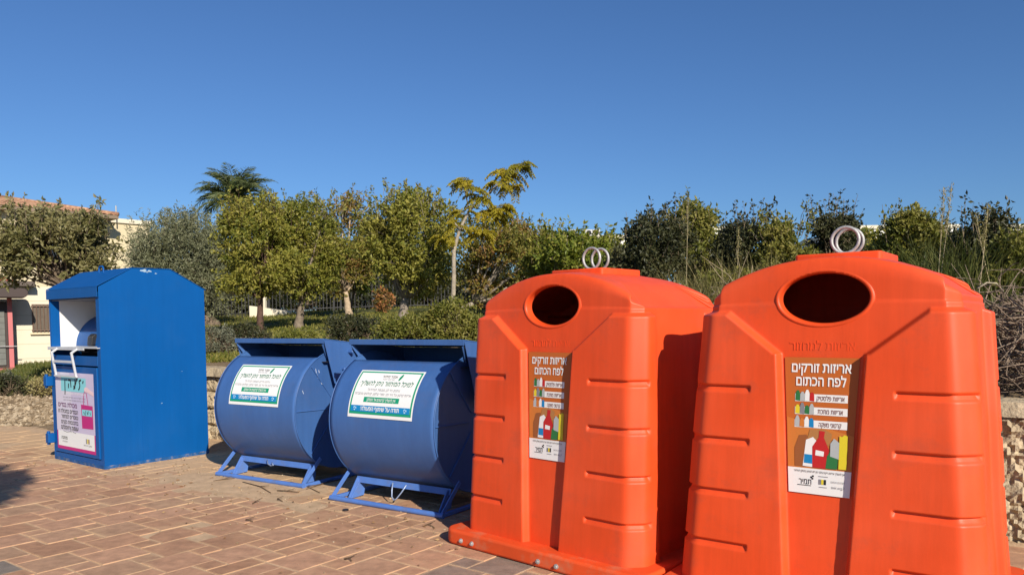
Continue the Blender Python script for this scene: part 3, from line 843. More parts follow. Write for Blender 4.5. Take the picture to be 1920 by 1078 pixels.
def vn(x, y, z=0.0):
    x, y, z = np.broadcast_arrays(np.asarray(x, float), np.asarray(y, float), np.asarray(z, float))
    xi, yi, zi = np.floor(x).astype(int), np.floor(y).astype(int), np.floor(z).astype(int)
    fx, fy, fz = x - xi, y - yi, z - zi
    fx, fy, fz = [f * f * (3 - 2 * f) for f in (fx, fy, fz)]
    r = 0
    for a in (0, 1):
        for b in (0, 1):
            for c in (0, 1):
                r = r + _tab[(xi + a) % 32, (yi + b) % 32, (zi + c) % 32] * (fx if a else 1 - fx) * (fy if b else 1 - fy) * (fz if c else 1 - fz)
    return r * 2 - 1


def fbm(x, y, z=0.0, o=4):
    s = 0; a = 1.0
    for k in range(o):
        s = s + a * vn(np.asarray(x) * 2 ** k + 5.1 * k, np.asarray(y) * 2 ** k + 2.7 * k, np.asarray(z) * 2 ** k); a *= 0.5
    return s


# ------------------------------------------------------------------ ground
W0 = np.array([-3.909, 9.955]); WD = np.array([0.822, -0.569]); WN = np.array([0.569, 0.822])


def td(x, y):
    return (x - W0[0]) * WD[0] + (y - W0[1]) * WD[1], (x - W0[0]) * WN[0] + (y - W0[1]) * WN[1]


def edge_d(t):
    return -0.80 + 0.16 * vn(t * 1.3, 3.3) + 0.06 * vn(t * 5.0, 1.3)


def tz(x, y):
    x = np.asarray(x, float); y = np.asarray(y, float)
    t, d = td(x, y)
    up = 0.078 * np.minimum(d, 14) + 0.02 * np.clip(d - 14, 0, 26)
    zr = np.where(d > 0.30, 0.85 + up + 0.05 * fbm(x * 0.6, y * 0.6) * sm(0.3, 1.5, d), -0.07)
    e = edge_d(t)
    zl = np.where(d > e, 0.0 + 0.10 * np.minimum(d - e, 5) + 0.03 * np.clip(d - e - 5, 0, 40) + 0.035 * fbm(x * 2.2, y * 2.2) * sm(0, .6, d - e), 0.06 * (d - e))
    zl = np.maximum(zl, -0.07)
    s = np.maximum(sm(-2.6, -1.0, t), sm(-0.9, 0.1, x + 0.43 * y))
    return zl * (1 - s) + zr * s


def tzs(x, y): return float(tz(np.array([x]), np.array([y]))[0])


def axis(lo, hi, c0, c1, step, grow=1.25):
    a = list(np.arange(c0, c1 + 1e-6, step)); s = step; v = c1
    while v < hi: s *= grow; v += s; a.append(v)
    s = step; v = c0
    while v > lo: s *= grow; v -= s; a.insert(0, v)
    return np.array(a)


def soil_material():
    m = bpy.data.materials.new('soil_and_lawn'); m.use_nodes = True
    n = m.node_tree; L = n.links; p = n.nodes['Principled BSDF']; p.inputs['Roughness'].default_value = 0.95; p.inputs['Specular IOR Level'].default_value = 0.15
    tc = n.nodes.new('ShaderNodeTexCoord')
    def noise(s, d=8):
        q = n.nodes.new('ShaderNodeTexNoise'); q.inputs['Scale'].default_value = s; q.inputs['Detail'].default_value = d; q.inputs['Roughness'].default_value = 0.7
        L.new(tc.outputs['Object'], q.inputs['Vector']); return q
    def ramp(src, stops):
        r = n.nodes.new('ShaderNodeValToRGB'); e = r.color_ramp.elements
        while len(e) < len(stops): e.new(0.5)
        for i, (ps, c) in enumerate(stops): e[i].position = ps; e[i].color = (*c, 1)
        L.new(src, r.inputs[0]); return r.outputs[0]
    soil = ramp(noise(6).outputs['Fac'], [(0.3, (0.17, 0.115, 0.065)), (0.55, (0.27, 0.195, 0.115)), (0.75, (0.40, 0.31, 0.20))])
    lawn = ramp(noise(1.4).outputs['Fac'], [(0.3, (0.045, 0.055, 0.014)), (0.55, (0.085, 0.095, 0.025)), (0.75, (0.19, 0.16, 0.06))])
    at = n.nodes.new('ShaderNodeAttribute'); at.attribute_name = 'lawn'
    nm = noise(3.0); ad = n.nodes.new('ShaderNodeMath'); ad.operation = 'ADD'; L.new(at.outputs['Fac'], ad.inputs[0]); L.new(nm.outputs['Fac'], ad.inputs[1])
    mr = n.nodes.new('ShaderNodeMapRange'); mr.inputs['From Min'].default_value = 0.85; mr.inputs['From Max'].default_value = 1.1; L.new(ad.outputs[0], mr.inputs['Value'])
    mx = n.nodes.new('ShaderNodeMix'); mx.data_type = 'RGBA'; L.new(mr.outputs[0], mx.inputs[0]); L.new(soil, mx.inputs[6]); L.new(lawn, mx.inputs[7])
    L.new(mx.outputs[2], p.inputs['Base Color'])
    b = n.nodes.new('ShaderNodeBump'); b.inputs['Distance'].default_value = 0.03; b.inputs['Strength'].default_value = 0.8; L.new(noise(22).outputs['Fac'], b.inputs['Height']); L.new(b.outputs[0], p.inputs['Normal'])
    return m


def grid_mesh(name, xs, ys, zf, attrs=None):
    X, Y = np.meshgrid(xs, ys); Z = zf(X, Y); nx, ny = len(xs), len(ys)
    V = np.stack([X, Y, Z], -1).reshape(-1, 3)
    i = np.arange(ny - 1)[:, None]; j = np.arange(nx - 1)[None, :]; a = i * nx + j
    Q = np.stack([a, a + 1, a + nx + 1, a + nx], -1).reshape(-1, 4)
    return npmesh(name, V, Q, {k: f(X, Y).ravel() for k, f in (attrs or {}).items()})


me = grid_mesh('ground', axis(-900, 900, -16, 12, 0.14), axis(-900, 1500, 3.0, 24, 0.14), tz,
               {'lawn': lambda X, Y: np.where((td(X, Y)[0] > -1.5) | (X + 0.43 * Y > -0.3), sm(0.8, 3.0, td(X, Y)[1]) * 0.6, sm(1.4, 2.6, td(X, Y)[1]) * 0.65)})
tag(link('ground', me, soil_material(), smooth='all'), kind='structure')

# joint sand below the pavers, then the pavers
SAND = mat('joint_sand', (0.56, 0.39, 0.24), 0.95, spec=0.1, var=0.2, vscale=8, bump=0.4, bscale=120)
E1 = np.array([0.606, 0.795]); E2 = np.array([0.795, -0.606]); O2 = np.array([-1.5, 7.0])


def paver_material():
    m = bpy.data.materials.new('concrete_pavers'); m.use_nodes = True
    n = m.node_tree; L = n.links; p = n.nodes['Principled BSDF']; p.inputs['Roughness'].default_value = 0.9; p.inputs['Specular IOR Level'].default_value = 0.2
    tc = n.nodes.new('ShaderNodeTexCoord')
    def noise(s, d=8, r=0.65):
        q = n.nodes.new('ShaderNodeTexNoise'); q.inputs['Scale'].default_value = s; q.inputs['Detail'].default_value = d; q.inputs['Roughness'].default_value = r
        L.new(tc.outputs['Object'], q.inputs['Vector']); return q.outputs['Fac']
    def attr(a):
        q = n.nodes.new('ShaderNodeAttribute'); q.attribute_name = a; return q.outputs['Fac']
    def ramp(src, stops):
        r = n.nodes.new('ShaderNodeValToRGB'); e = r.color_ramp.elements
        while len(e) < len(stops): e.new(0.5)
        for i, (ps, c) in enumerate(stops): e[i].position = ps; e[i].color = (*c, 1)
        L.new(src, r.inputs[0]); return r.outputs[0]
    def mix(f, a, b, mode='MIX'):
        x = n.nodes.new('ShaderNodeMix'); x.data_type = 'RGBA'; x.blend_type = mode
        if isinstance(f, float): x.inputs[0].default_value = f
        else: L.new(f, x.inputs[0])
        for s, v in ((6, a), (7, b)):
            if isinstance(v, tuple): x.inputs[s].default_value = (*v, 1)
            else: L.new(v, x.inputs[s])
        return x.outputs[2]
    def math2(op, a, b):
        q = n.nodes.new('ShaderNodeMath'); q.operation = op
        for i, v in enumerate((a, b)):
            if isinstance(v, float): q.inputs[i].default_value = v
            else: L.new(v, q.inputs[i])
        return q.outputs[0]
    base = ramp(attr('tint'), [(0, (0.42, 0.238, 0.145)), (0.35, (0.48, 0.275, 0.17)), (0.7, (0.52, 0.305, 0.195)), (1, (0.44, 0.275, 0.175))])
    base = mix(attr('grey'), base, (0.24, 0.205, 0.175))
    base = mix(0.5, base, ramp(noise(2.1, 6), [(0.3, (0.78, 0.74, 0.70)), (0.7, (1.14, 1.12, 1.08))]), 'MULTIPLY')
    base = mix(0.7, base, ramp(noise(11), [(0.3, (0.62, 0.60, 0.58)), (0.7, (1.25, 1.22, 1.18))]), 'MULTIPLY')
    sp = ramp(noise(170, 3), [(0.55, (0, 0, 0)), (0.72, (1, 1, 1))])
    base = mix(math2('MULTIPLY', sp, 0.35), base, (0.60, 0.44, 0.30))
    dust = math2('ADD', math2('ADD', noise(2.3, 10, 0.72), attr('sand')), math2('MULTIPLY', math2('MULTIPLY', attr('edge'), noise(5.0, 6)), 0.36))
    df = n.nodes.new('ShaderNodeMapRange'); df.inputs['From Min'].default_value = 0.52; df.inputs['From Max'].default_value = 0.92; L.new(dust, df.inputs['Value'])
    base = mix(math2('MULTIPLY', df.outputs[0], 0.85), base, (0.60, 0.41, 0.235))
    L.new(base, p.inputs['Base Color'])
    b = n.nodes.new('ShaderNodeBump'); b.inputs['Distance'].default_value = 0.006; b.inputs['Strength'].default_value = 0.6
    L.new(noise(75, 6), b.inputs['Height']); L.new(b.outputs[0], p.inputs['Normal'])
    return m


def pave_ok(x, y, mg=0.0):
    t, d = td(x, y)
    lim = np.where(t < -1.6, edge_d(t), -0.02)
    return d < lim - mg


rng = np.random.RandomState(3)
Vp = []; Qp = []; at_e = []; at_t = []; at_g = []; at_s = []
PA, PB = 0.310, 0.155                                              # large and small blocks interlock


def paver(u0, v0, lu, lv):
    global Qp, at_e, at_t, at_g, at_s
    g = 0.0035 + 0.004 * rng.rand() ** 2
    c = O2 + E1 * (u0 + lu / 2) + E2 * (v0 + lv / 2)
    if not (c[1] > -3.2 and -9.5 < c[0] < 5.5 and pave_ok(c[0], c[1], 0.05)): return
    dz = rng.randn() * 0.0012 - 0.004 * (rng.rand() < 0.03); tl = rng.randn(2) * 0.006; ju, jv = rng.randn(2) * 0.0015; sk = rng.randn() * 0.006
    b = len(Vp)
    for inset, z in ((g, -0.007), (g + 0.003, 0.0), (g + 0.026, 0.0)):
        for u, v in ((inset, inset), (lu - inset, inset), (lu - inset, lv - inset), (inset, lv - inset)):
            q = O2 + E1 * (u0 + u + ju + sk * (v - lv / 2)) + E2 * (v0 + v + jv - sk * (u - lu / 2))
            Vp.append((q[0], q[1], z + dz + (tl[0] * (u - lu / 2) + tl[1] * (v - lv / 2)) * (z == 0.0)))
    # winding: E1 x E2 points down, so go the other way round
    Qp += [(b + 11, b + 10, b + 9, b + 8)] + [(b + r + k, b + r + 4 + k, b + r + 4 + (k + 1) % 4, b + r + (k + 1) % 4) for r in (0, 4) for k in range(4)]; at_e += [1.0] * 8 + [0.0] * 4
    at_t += [rng.rand()] * 12
    gy = 1.0 if (np.hypot(c[0] + 3.25, c[1] - 4.45) < 0.26) else 0.0
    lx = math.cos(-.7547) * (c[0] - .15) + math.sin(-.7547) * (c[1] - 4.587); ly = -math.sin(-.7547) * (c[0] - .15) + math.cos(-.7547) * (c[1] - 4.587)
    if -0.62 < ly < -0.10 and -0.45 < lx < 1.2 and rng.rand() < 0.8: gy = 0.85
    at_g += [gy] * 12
    t_, d_ = td(c[0], c[1])
    at_s += [0.58 * float(sm(-2.5, -0.9, d_) * sm(5.2, 3.2, t_)) - 0.06 + 0.10 * rng.rand() * (d_ > -3.5)] * 12


for pi in range(-48, 49):
    for pj in range(-48, 49):
        u0, v0 = pi * PA - pj * PB, pi * PB + pj * PA
        if abs(u0) > 11 or abs(v0) > 11: continue
        if rng.rand() < 0.14: paver(u0, v0, PA, PA / 2); paver(u0, v0 + PA / 2, PA, PA / 2)
        else: paver(u0, v0, PA, PA)
        paver(u0 + PA, v0, PB, PB)
me = npmesh('pavement', Vp, Qp, {'tint': at_t, 'grey': at_g, 'sand': at_s, 'edge': at_e})
tag(link('pavement', me, paver_material()), kind='structure')
xs = np.arange(-9.5, 6, 0.08); ys = np.arange(-3.5, 14, 0.08)
X, Y = np.meshgrid(xs, ys); ok = pave_ok(X, Y, -0.03)
nx = len(xs); i = np.arange(len(ys) - 1)[:, None]; j = np.arange(nx - 1)[None, :]; a = i * nx + j
Q = np.stack([a, a + 1, a + nx + 1, a + nx], -1).reshape(-1, 4); okf = ok.ravel()[Q].all(1)
t_, d_ = td(X, Y)
heap = 0.016 * sm(-2.3, -1.3, d_) * sm(4.8, 3.4, t_) * np.clip(fbm(X * 1.7, Y * 1.7) + 0.30, 0, 1)
me = npmesh('bedding_sand', np.stack([X, Y, -0.0035 + heap], -1).reshape(-1, 3), Q[okf])
tag(link('bedding_sand', me, SAND, smooth='all'), kind='structure')

# ------------------------------------------------------------------ retaining wall of rough stone
STONE = mat('rough_limestone', (0.47, 0.38, 0.255), 0.95, spec=0.15, var=0.30, vscale=7, dirt=(0.20, 0.15, 0.10), dscale=5, damt=0.7, bump=0.9, bscale=38)


def stone_wall(ta, tb):
    root = tag(empty('stone_wall', (*W0, 0)), 'low rough limestone retaining wall running behind the whole row of bins', 'stone wall')
    rs = np.random.RandomState(5)
    T = np.arange(ta, tb, 0.022); Z = np.arange(-0.06, 0.80, 0.022)
    TT, ZZ = np.meshgrid(T, Z)
    row = np.floor((ZZ + 0.06 + 0.02 * vn(TT * 1.3, 0.5)) / 0.215).astype(int)
    lenr = [0.42, 0.36, 0.5, 0.33, 0.45]; off = [0.0, 0.17, 0.31, 0.09, 0.22]
    ln = np.take(lenr, row % 5); of = np.take(off, row % 5)
    q = (TT + of + 0.05 * vn(TT * 2, ZZ * 3)) / ln; bi = np.floor(q).astype(int); fu = (q - bi) * ln; fv = ((ZZ + 0.06 + 0.02 * vn(TT * 1.3, 0.5)) / 0.215 % 1) * 0.215
    e = np.minimum(np.minimum(fu, ln - fu), np.minimum(fv, 0.215 - fv))
    rough = sm(5.5, 7.0, TT)
    e = e + rough * 0.05 * (1 + vn(TT * 6, ZZ * 6))
    hsh = np.abs(np.sin(bi * 12.9898 + row * 78.233) * 43758.5) % 1
    dp = -0.035 * (1 - sm(0.004, 0.035, e)) + 0.035 * (hsh - 0.5) + 0.022 * fbm(TT * 9, ZZ * 9, hsh * 9) + 0.010 * fbm(TT * 34, ZZ * 34) * (1 + rough * 1.2) - rough * 0.03 * np.clip(fbm(TT * 15, ZZ * 22, 4.4) - 0.25, 0, 1)
    n_ = -0.06 - dp * 1.0
    V = np.stack([TT * WD[0] + n_ * WN[0], TT * WD[1] + n_ * WN[1], ZZ], -1).reshape(-1, 3)
    nx = len(T); i = np.arange(len(Z) - 1)[:, None]; j = np.arange(nx - 1)[None, :]; a = i * nx + j
    Q = np.stack([a, a + 1, a + nx + 1, a + nx], -1).reshape(-1, 4)
    b0 = len(V)
    # back and ends close the mass
    Zb = [(-0.06, 0.38), (0.80, 0.38)]
    ex = []
    for t in (ta, tb - 0.022):
        for z, nn in Zb: ex.append((t * WD[0] + nn * WN[0], t * WD[1] + nn * WN[1], z))
    V = np.concatenate([V, np.array(ex)])
    last = len(Z) - 1
    Q = np.concatenate([Q, [[last * nx, last * nx + nx - 1, b0 + 3, b0 + 1], [b0, b0 + 1, b0 + 3, b0 + 2]]])
    link('stonework', npmesh('stonework', V, Q), STONE, root)
    # capping stones
    NS = 26; cs = np.linspace(ta, tb, NS)
    for k in range(NS - 1):
        t0, t1 = cs[k] + 0.006, cs[k + 1] - 0.006
        U = np.linspace(t0, t1, 14); Wn = np.array([-0.10, -0.095, -0.06, 0.0, 0.1, 0.2, 0.3, 0.36, 0.365])
        UU, WW = np.meshgrid(U, Wn)
        h = 0.092 * sm(-0.101, -0.075, WW) * sm(0.366, 0.34, WW) * (0.9 + 0.1 * sm(t0 - 0.01, t0 + 0.03, UU))
        zt = 0.806 + h + 0.008 * fbm(UU * 6, WW * 6, k)
        jit = -0.018 * fbm(UU * 5, WW * 2, k * 3.1)
        V = np.stack([UU * WD[0] + (WW + jit) * WN[0], UU * WD[1] + (WW + jit) * WN[1], zt], -1).reshape(-1, 3)
        Vb = V.copy(); Vb[:, 2] = 0.801
        nu = len(U); i = np.arange(len(Wn) - 1)[:, None]; j = np.arange(nu - 1)[None, :]; a = i * nu + j
        Q = np.stack([a, a + 1, a + nu + 1, a + nu], -1).reshape(-1, 4)
        N = len(V); ring = list(range(nu)) + [r * nu + nu - 1 for r in range(1, len(Wn))] + [(len(Wn) - 1) * nu + c for c in range(nu - 2, -1, -1)] + [r * nu for r in range(len(Wn) - 2, 0, -1)]
        side = [(ring[(r + 1) % len(ring)], ring[r], ring[r] + N, ring[(r + 1) % len(ring)] + N) for r in range(len(ring))]
        side = [(b, a_, d2, c2) for a_, b, c2, d2 in side]
        Q = np.concatenate([Q, np.array(side), Q[:, ::-1] + N])
        link('capping_stone', npmesh('capping_stone', np.concatenate([V, Vb]), Q), STONE, root)


stone_wall(-1.0, 11.5)


# ------------------------------------------------------------------ vegetation
def unit(v): return v / (np.linalg.norm(v, axis=-1, keepdims=True) + 1e-9)


def leaf_mesh(rs, pos, d, Ls, wr=0.45, tint=None, cup=0.18):
    n = len(pos); L = (np.asarray(Ls) * np.ones(n))[:, None]
    r = unit(rs.randn(n, 3)); s = unit(np.cross(d, r)); nr = np.cross(s, d)
    w_ = L * wr / 2
    mid = pos + d * L * 0.45
    V = np.stack([pos, mid - s * w_ + nr * w_ * cup * 2, pos + d * L - nr * L * 0.06, mid + s * w_ + nr * w_ * cup * 2], 1).reshape(-1, 3)
    Q = np.arange(4 * n).reshape(n, 4)
    t = np.repeat(rs.rand(n) if tint is None else tint, 4)
    return npmesh('leaves', V, Q, {'tint': t})


def crown_points(rs, c, rad3, nb, nt, br=0.42, up=0.5, flat_bottom=0.0):
    """Twigs in a set of clumps spread through the crown."""
    c = np.array(c); rad3 = np.array(rad3)
    u = unit(rs.randn(nb, 3)); u[:, 2] = np.where(u[:, 2] < 0, u[:, 2] * (1 - flat_bottom), u[:, 2])
    bc = c + u * rad3 * (0.45 + 0.38 * rs.rand(nb, 1))
    bs = br * rad3.min() * (0.7 + 0.7 * rs.rand(nb, 1))
    k = rs.randint(0, nb, nt)
    q = unit(rs.randn(nt, 3)) * (rs.rand(nt, 1) ** 0.45)
    p = bc[k] + q * bs[k] * np.array([1.1, 1.1, 0.9])
    d = unit(unit((p - c) / rad3) * 0.75 + np.array([0, 0, up]) + 0.45 * rs.randn(nt, 3))
    return p, d, k, bc


BARKS = {}


def bark(rgb):
    if rgb not in BARKS: BARKS[rgb] = mat('bark', rgb, 0.9, spec=0.2, var=0.35, vscale=12, bump=0.8, bscale=45)
    return BARKS[rgb]


def plant(name, label, cat, group, px, Y, top, bot, hw, lm, seed, leaf=0.07, nt=900, per=9, nb=22, wr=0.5, br=0.42, up=0.5, trunk=None, trunk_r=0.07, barkc=(0.16, 0.12, 0.085), shoots=0, base=None, depth=1.0, tl=0.22, stem_name='trunk', cluster_tint=0.5, limbs=True, shootlen=(0.3, 0.7), fb=0.0):
    rs = np.random.RandomState(seed)
    ctr = P(px, (top + bot) / 2, Y); r = hw * Y / F; rz = (bot - top) / 2 * Y / F
    tpx = trunk if trunk is not None else px
    bx, by = (P(tpx, 600, Y)[0], Y) if base is None else base
    bz = tzs(bx, by)
    t = tag(empty(name, (bx, by, bz)), label, cat, group)
    o = np.array([bx, by, bz]); c = ctr - o
    p, d, k, bc = crown_points(rs, c, (r, r * depth, rz), nb, nt, br, up, fb)
    ok = p[:, 2] > 0.03
    p, d, k = p[ok], d[ok], k[ok]; n = len(p)
    ct = rs.rand(nb)
    # leaves along each twig
    f = 0.15 + 0.85 * rs.rand(n, per)
    lp = p[:, None] + d[:, None] * f[..., None] * tl + 0.02 * rs.randn(n, per, 3)
    ld = unit(d[:, None] * 0.55 + 0.8 * rs.randn(n, per, 3) + np.array([0, 0, -0.12]))
    tint = cluster_tint * ct[k][:, None] + (1 - cluster_tint) * rs.rand(n, per)
    LP = [lp.reshape(-1, 3)]; LD = [ld.reshape(-1, 3)]; LT = [tint.ravel()]
    m = MB()
    # trunk and limbs
    h0 = max(0.25 * c[2], c[2] - rz * 0.85)
    if trunk_r > 0:
        tp = [np.array([0, 0, -0.15])]; end = np.array([c[0] * 0.55, c[1] * 0.55, h0])
        for q in np.linspace(0, 1, 9)[1:]:
            tp.append(end * q + np.array([rs.randn(), rs.randn(), 0]) * trunk_r * 0.30 * (q < 1) * min(1.0, (h0 / 2.2) ** 1.5))
        m.tube(tp, [trunk_r * (1.3 - 0.3 * min(1, q * 4)) * (1 - 0.38 * q) for q in np.linspace(0, 1, 9)], 10)
        if limbs:
            for b in bc[:min(nb, 34)]:
                e = end * 0.98; mid = e * 0.5 + b * 0.5 + np.array([0, 0, -0.10 * rz]) + rs.randn(3) * 0.05 * r
                pts = [e * (1 - s_) ** 2 + 2 * mid * s_ * (1 - s_) + b * s_ ** 2 for s_ in np.linspace(0, 1, 6)]
                m.tube(pts, list(np.linspace(trunk_r * 0.48, 0.008, 6)), 6)
    for q in rs.permutation(n)[:min(n, 260)]:
        m.tube([p[q] - d[q] * 0.12, p[q] + d[q] * tl * 0.9], [0.005, 0.002], 3, caps=False)
    # long shoots poking out of the top
    for q in range(shoots):
        a = rs.rand() * 2 * math.pi; rr = math.sqrt(rs.rand()) * 0.85
        s0 = c + np.array([r * rr * math.cos(a), r * depth * rr * math.sin(a), rz * math.sqrt(max(0.05, 1 - rr ** 2)) * 0.72])
        hh = shootlen[0] + (shootlen[1] - shootlen[0]) * rs.rand() ** 1.5; dv = unit(np.array([0.22 * rs.randn() + 0.2 * math.cos(a), 0.22 * rs.randn(), 1.0]))
        e = s0 + dv * hh
        m.tube([s0, s0 * .5 + e * .5 + rs.randn(3) * 0.02, e], [0.006, 0.004, 0.002], 4, caps=False)
        nl = int(10 + 22 * hh); fr = 0.05 + 0.95 * rs.rand(nl) ** 0.8
        LP.append(s0 + dv * hh * fr[:, None] + 0.015 * rs.randn(nl, 3)); LD.append(unit(dv * 0.4 + 0.8 * rs.randn(nl, 3))); LT.append(rs.rand(nl))
    m.build(stem_name, bark(barkc), t, smooth='all', fix=False)
    LP = np.concatenate(LP); LD = np.concatenate(LD); LT = np.concatenate(LT)
    link('crown' if stem_name == 'trunk' else 'foliage', leaf_mesh(rs, LP, LD, leaf * (0.65 + 0.7 * rs.rand(len(LP))), wr, LT), lm, t)
    return t


L_MID = leafmat('mid_olive_leaves', [(0.065, 0.088, 0.014), (0.147, 0.165, 0.024), (0.242, 0.236, 0.038), (0.354, 0.319, 0.065), (0.118, 0.088, 0.029)], 0.30)
L_RUST = leafmat('turning_leaves', [(0.072, 0.084, 0.018), (0.156, 0.162, 0.029), (0.240, 0.210, 0.042), (0.288, 0.180, 0.048), (0.240, 0.102, 0.036)], 0.3)
L_OLIVE = leafmat('olive_grey_leaves', [(0.086, 0.100, 0.048), (0.147, 0.155, 0.078), (0.216, 0.224, 0.129), (0.293, 0.293, 0.172)], 0.2)
L_FIG = leafmat('dull_green_leaves', [(0.074, 0.082, 0.026), (0.140, 0.135, 0.044), (0.220, 0.199, 0.082), (0.293, 0.256, 0.125)], 0.25)
L_BRIGHT = leafmat('bright_green_leaves', [(0.081, 0.115, 0.016), (0.162, 0.203, 0.027), (0.270, 0.270, 0.041), (0.378, 0.338, 0.068)], 0.35)
L_DARK = leafmat('dark_scrub_leaves', [(0.020, 0.025, 0.012), (0.040, 0.046, 0.017), (0.069, 0.071, 0.027), (0.098, 0.094, 0.040)], 0.15)
L_HEDGE = leafmat('hedge_leaves', [(0.075, 0.096, 0.015), (0.150, 0.163, 0.028), (0.217, 0.202, 0.041), (0.326, 0.284, 0.081)], 0.3)
L_SAGE = leafmat('sage_leaves', [(0.10, 0.11, 0.07), (0.17, 0.175, 0.115), (0.24, 0.24, 0.165)], 0.15)
L_YEL = leafmat('yellow_feather_leaves', [(0.20, 0.20, 0.02), (0.34, 0.30, 0.025), (0.44, 0.34, 0.03), (0.40, 0.22, 0.03)], 0.4)
L_PALM = leafmat('palm_leaves', [(0.056, 0.081, 0.027), (0.106, 0.138, 0.050), (0.163, 0.188, 0.075)], 0.2)
L_DRY = leafmat('dry_grass', [(0.188, 0.163, 0.056), (0.275, 0.237, 0.088), (0.375, 0.312, 0.138), (0.150, 0.163, 0.037)], 0.25)
L_GRASS = leafmat('green_grass', [(0.06, 0.08, 0.015), (0.11, 0.13, 0.03), (0.18, 0.17, 0.05)], 0.25)

G1 = 'trees on the lawn'
plant('garden_tree', 'olive-green leafy tree at the far left, crown covering the cream house', 'tree', None, 108, 14.0, 406, 548, 104, L_FIG, 11, leaf=0.080, nt=2000, per=9, nb=40, wr=0.55, shoots=44, trunk=150, br=0.32, shootlen=(.25, .75))
plant('olive_tree', 'broad grey-green olive tree just right of the clothes bank roof', 'tree', None, 350, 23, 388, 600, 92, L_OLIVE, 12, leaf=0.10, nt=5200, per=10, nb=60, wr=0.26, trunk=400, trunk_r=0.22, tl=0.35, shoots=30, shootlen=(.3, .7))
plant('lawn_tree', 'green lawn tree with two dark thin trunks, left of the white-based trunk', 'tree', G1, 488, 17.2, 374, 572, 78, L_MID, 13, leaf=0.078, nt=2100, per=9, nb=40, trunk=487, trunk_r=0.085, barkc=(0.10, 0.06, 0.045), shoots=46, br=0.34, shootlen=(.3, .85))
plant('lawn_tree', 'green lawn tree whose short trunk is painted pale at the foot', 'tree', G1, 572, 18.5, 372, 578, 80, L_MID, 14, leaf=0.078, nt=2100, per=9, nb=40, trunk=559, trunk_r=0.11, barkc=(0.20, 0.16, 0.12), shoots=44, br=0.34, shootlen=(.3, .8))
plant('lawn_tree', 'tree with reddish turning leaves at its top between the two denser lawn trees', 'tree', G1, 640, 23, 362, 560, 62, L_RUST, 15, leaf=0.085, nt=1800, per=9, nb=26, trunk=655, trunk_r=0.11, barkc=(0.42, 0.32, 0.22), shoots=22, br=0.40, shootlen=(.3, .8))
plant('lawn_tree', 'round green tree with a thick leaning grey trunk above the second blue drum', 'tree', G1, 768, 16.5, 352, 572, 92, L_MID, 16, leaf=0.075, nt=2700, per=9, nb=46, trunk=752, trunk_r=0.13, barkc=(0.24, 0.20, 0.16), shoots=60, br=0.33, shootlen=(.25, .7))
plant('lawn_tree', 'brownish turning tree behind the feathery yellow tree', 'tree', G1, 950, 20, 412, 580, 88, L_RUST, 17, leaf=0.082, nt=2200, per=9, nb=30, trunk=812, trunk_r=0.09, barkc=(0.35, 0.30, 0.24), shoots=16, br=0.38)
plant('lawn_tree', 'dark round tree in the gap behind the orange bin and the thin pale trunk', 'tree', G1, 905, 24, 470, 600, 60, L_DARK, 18, leaf=0.09, nt=900, per=9, nb=22, trunk=905, trunk_r=0.12)
plant('lawn_tree', 'bright yellow-green low tree under the reddish one, by the garden fence', 'tree', G1, 672, 25, 488, 550, 34, L_BRIGHT, 19, leaf=0.11, nt=330, per=8, nb=12, trunk=655, trunk_r=0.05)
# background mass beyond the fence
G2 = 'trees beyond the garden fence'
for k, (px, Y, top, hw, lm, lab) in enumerate(((560, 31, 520, 90, L_DARK, 'dark hedge-like tree directly beyond the fence, behind the pale-footed trunk'), (700, 31, 515, 90, L_DARK, 'dark hedge-like tree directly beyond the fence, behind the orange-flowered shrub'), (410, 31, 520, 80, L_OLIVE, 'low grey tree directly beyond the left fence'), (830, 32, 520, 80, L_DARK, 'dark hedge-like tree beyond the fence right of the leaning grey trunk'), (520, 34, 428, 70, L_DARK, 'dark tree mass beyond the fence, behind the lawn tree trunks'), (620, 36, 440, 70, L_RUST, 'brown-green tree beyond the fence under the reddish crown'), (720, 34, 430, 75, L_DARK, 'dark tree beyond the fence left of the leaning grey trunk'), (820, 33, 450, 70, L_MID, 'olive tree beyond the fence behind the thin pale trunk'), (1000, 30, 455, 80, L_MID, 'green tree beyond the fence, above the left orange bin opening'), (430, 34, 450, 70, L_OLIVE, 'grey-green tree beyond the fence beneath the palm'))):
    plant('fence_tree', lab, 'tree', G2, px, Y, top, 606, hw, lm, 60 + k, leaf=0.13, nt=1300, per=9, nb=30, trunk_r=0.13, tl=0.4, fb=0.3)
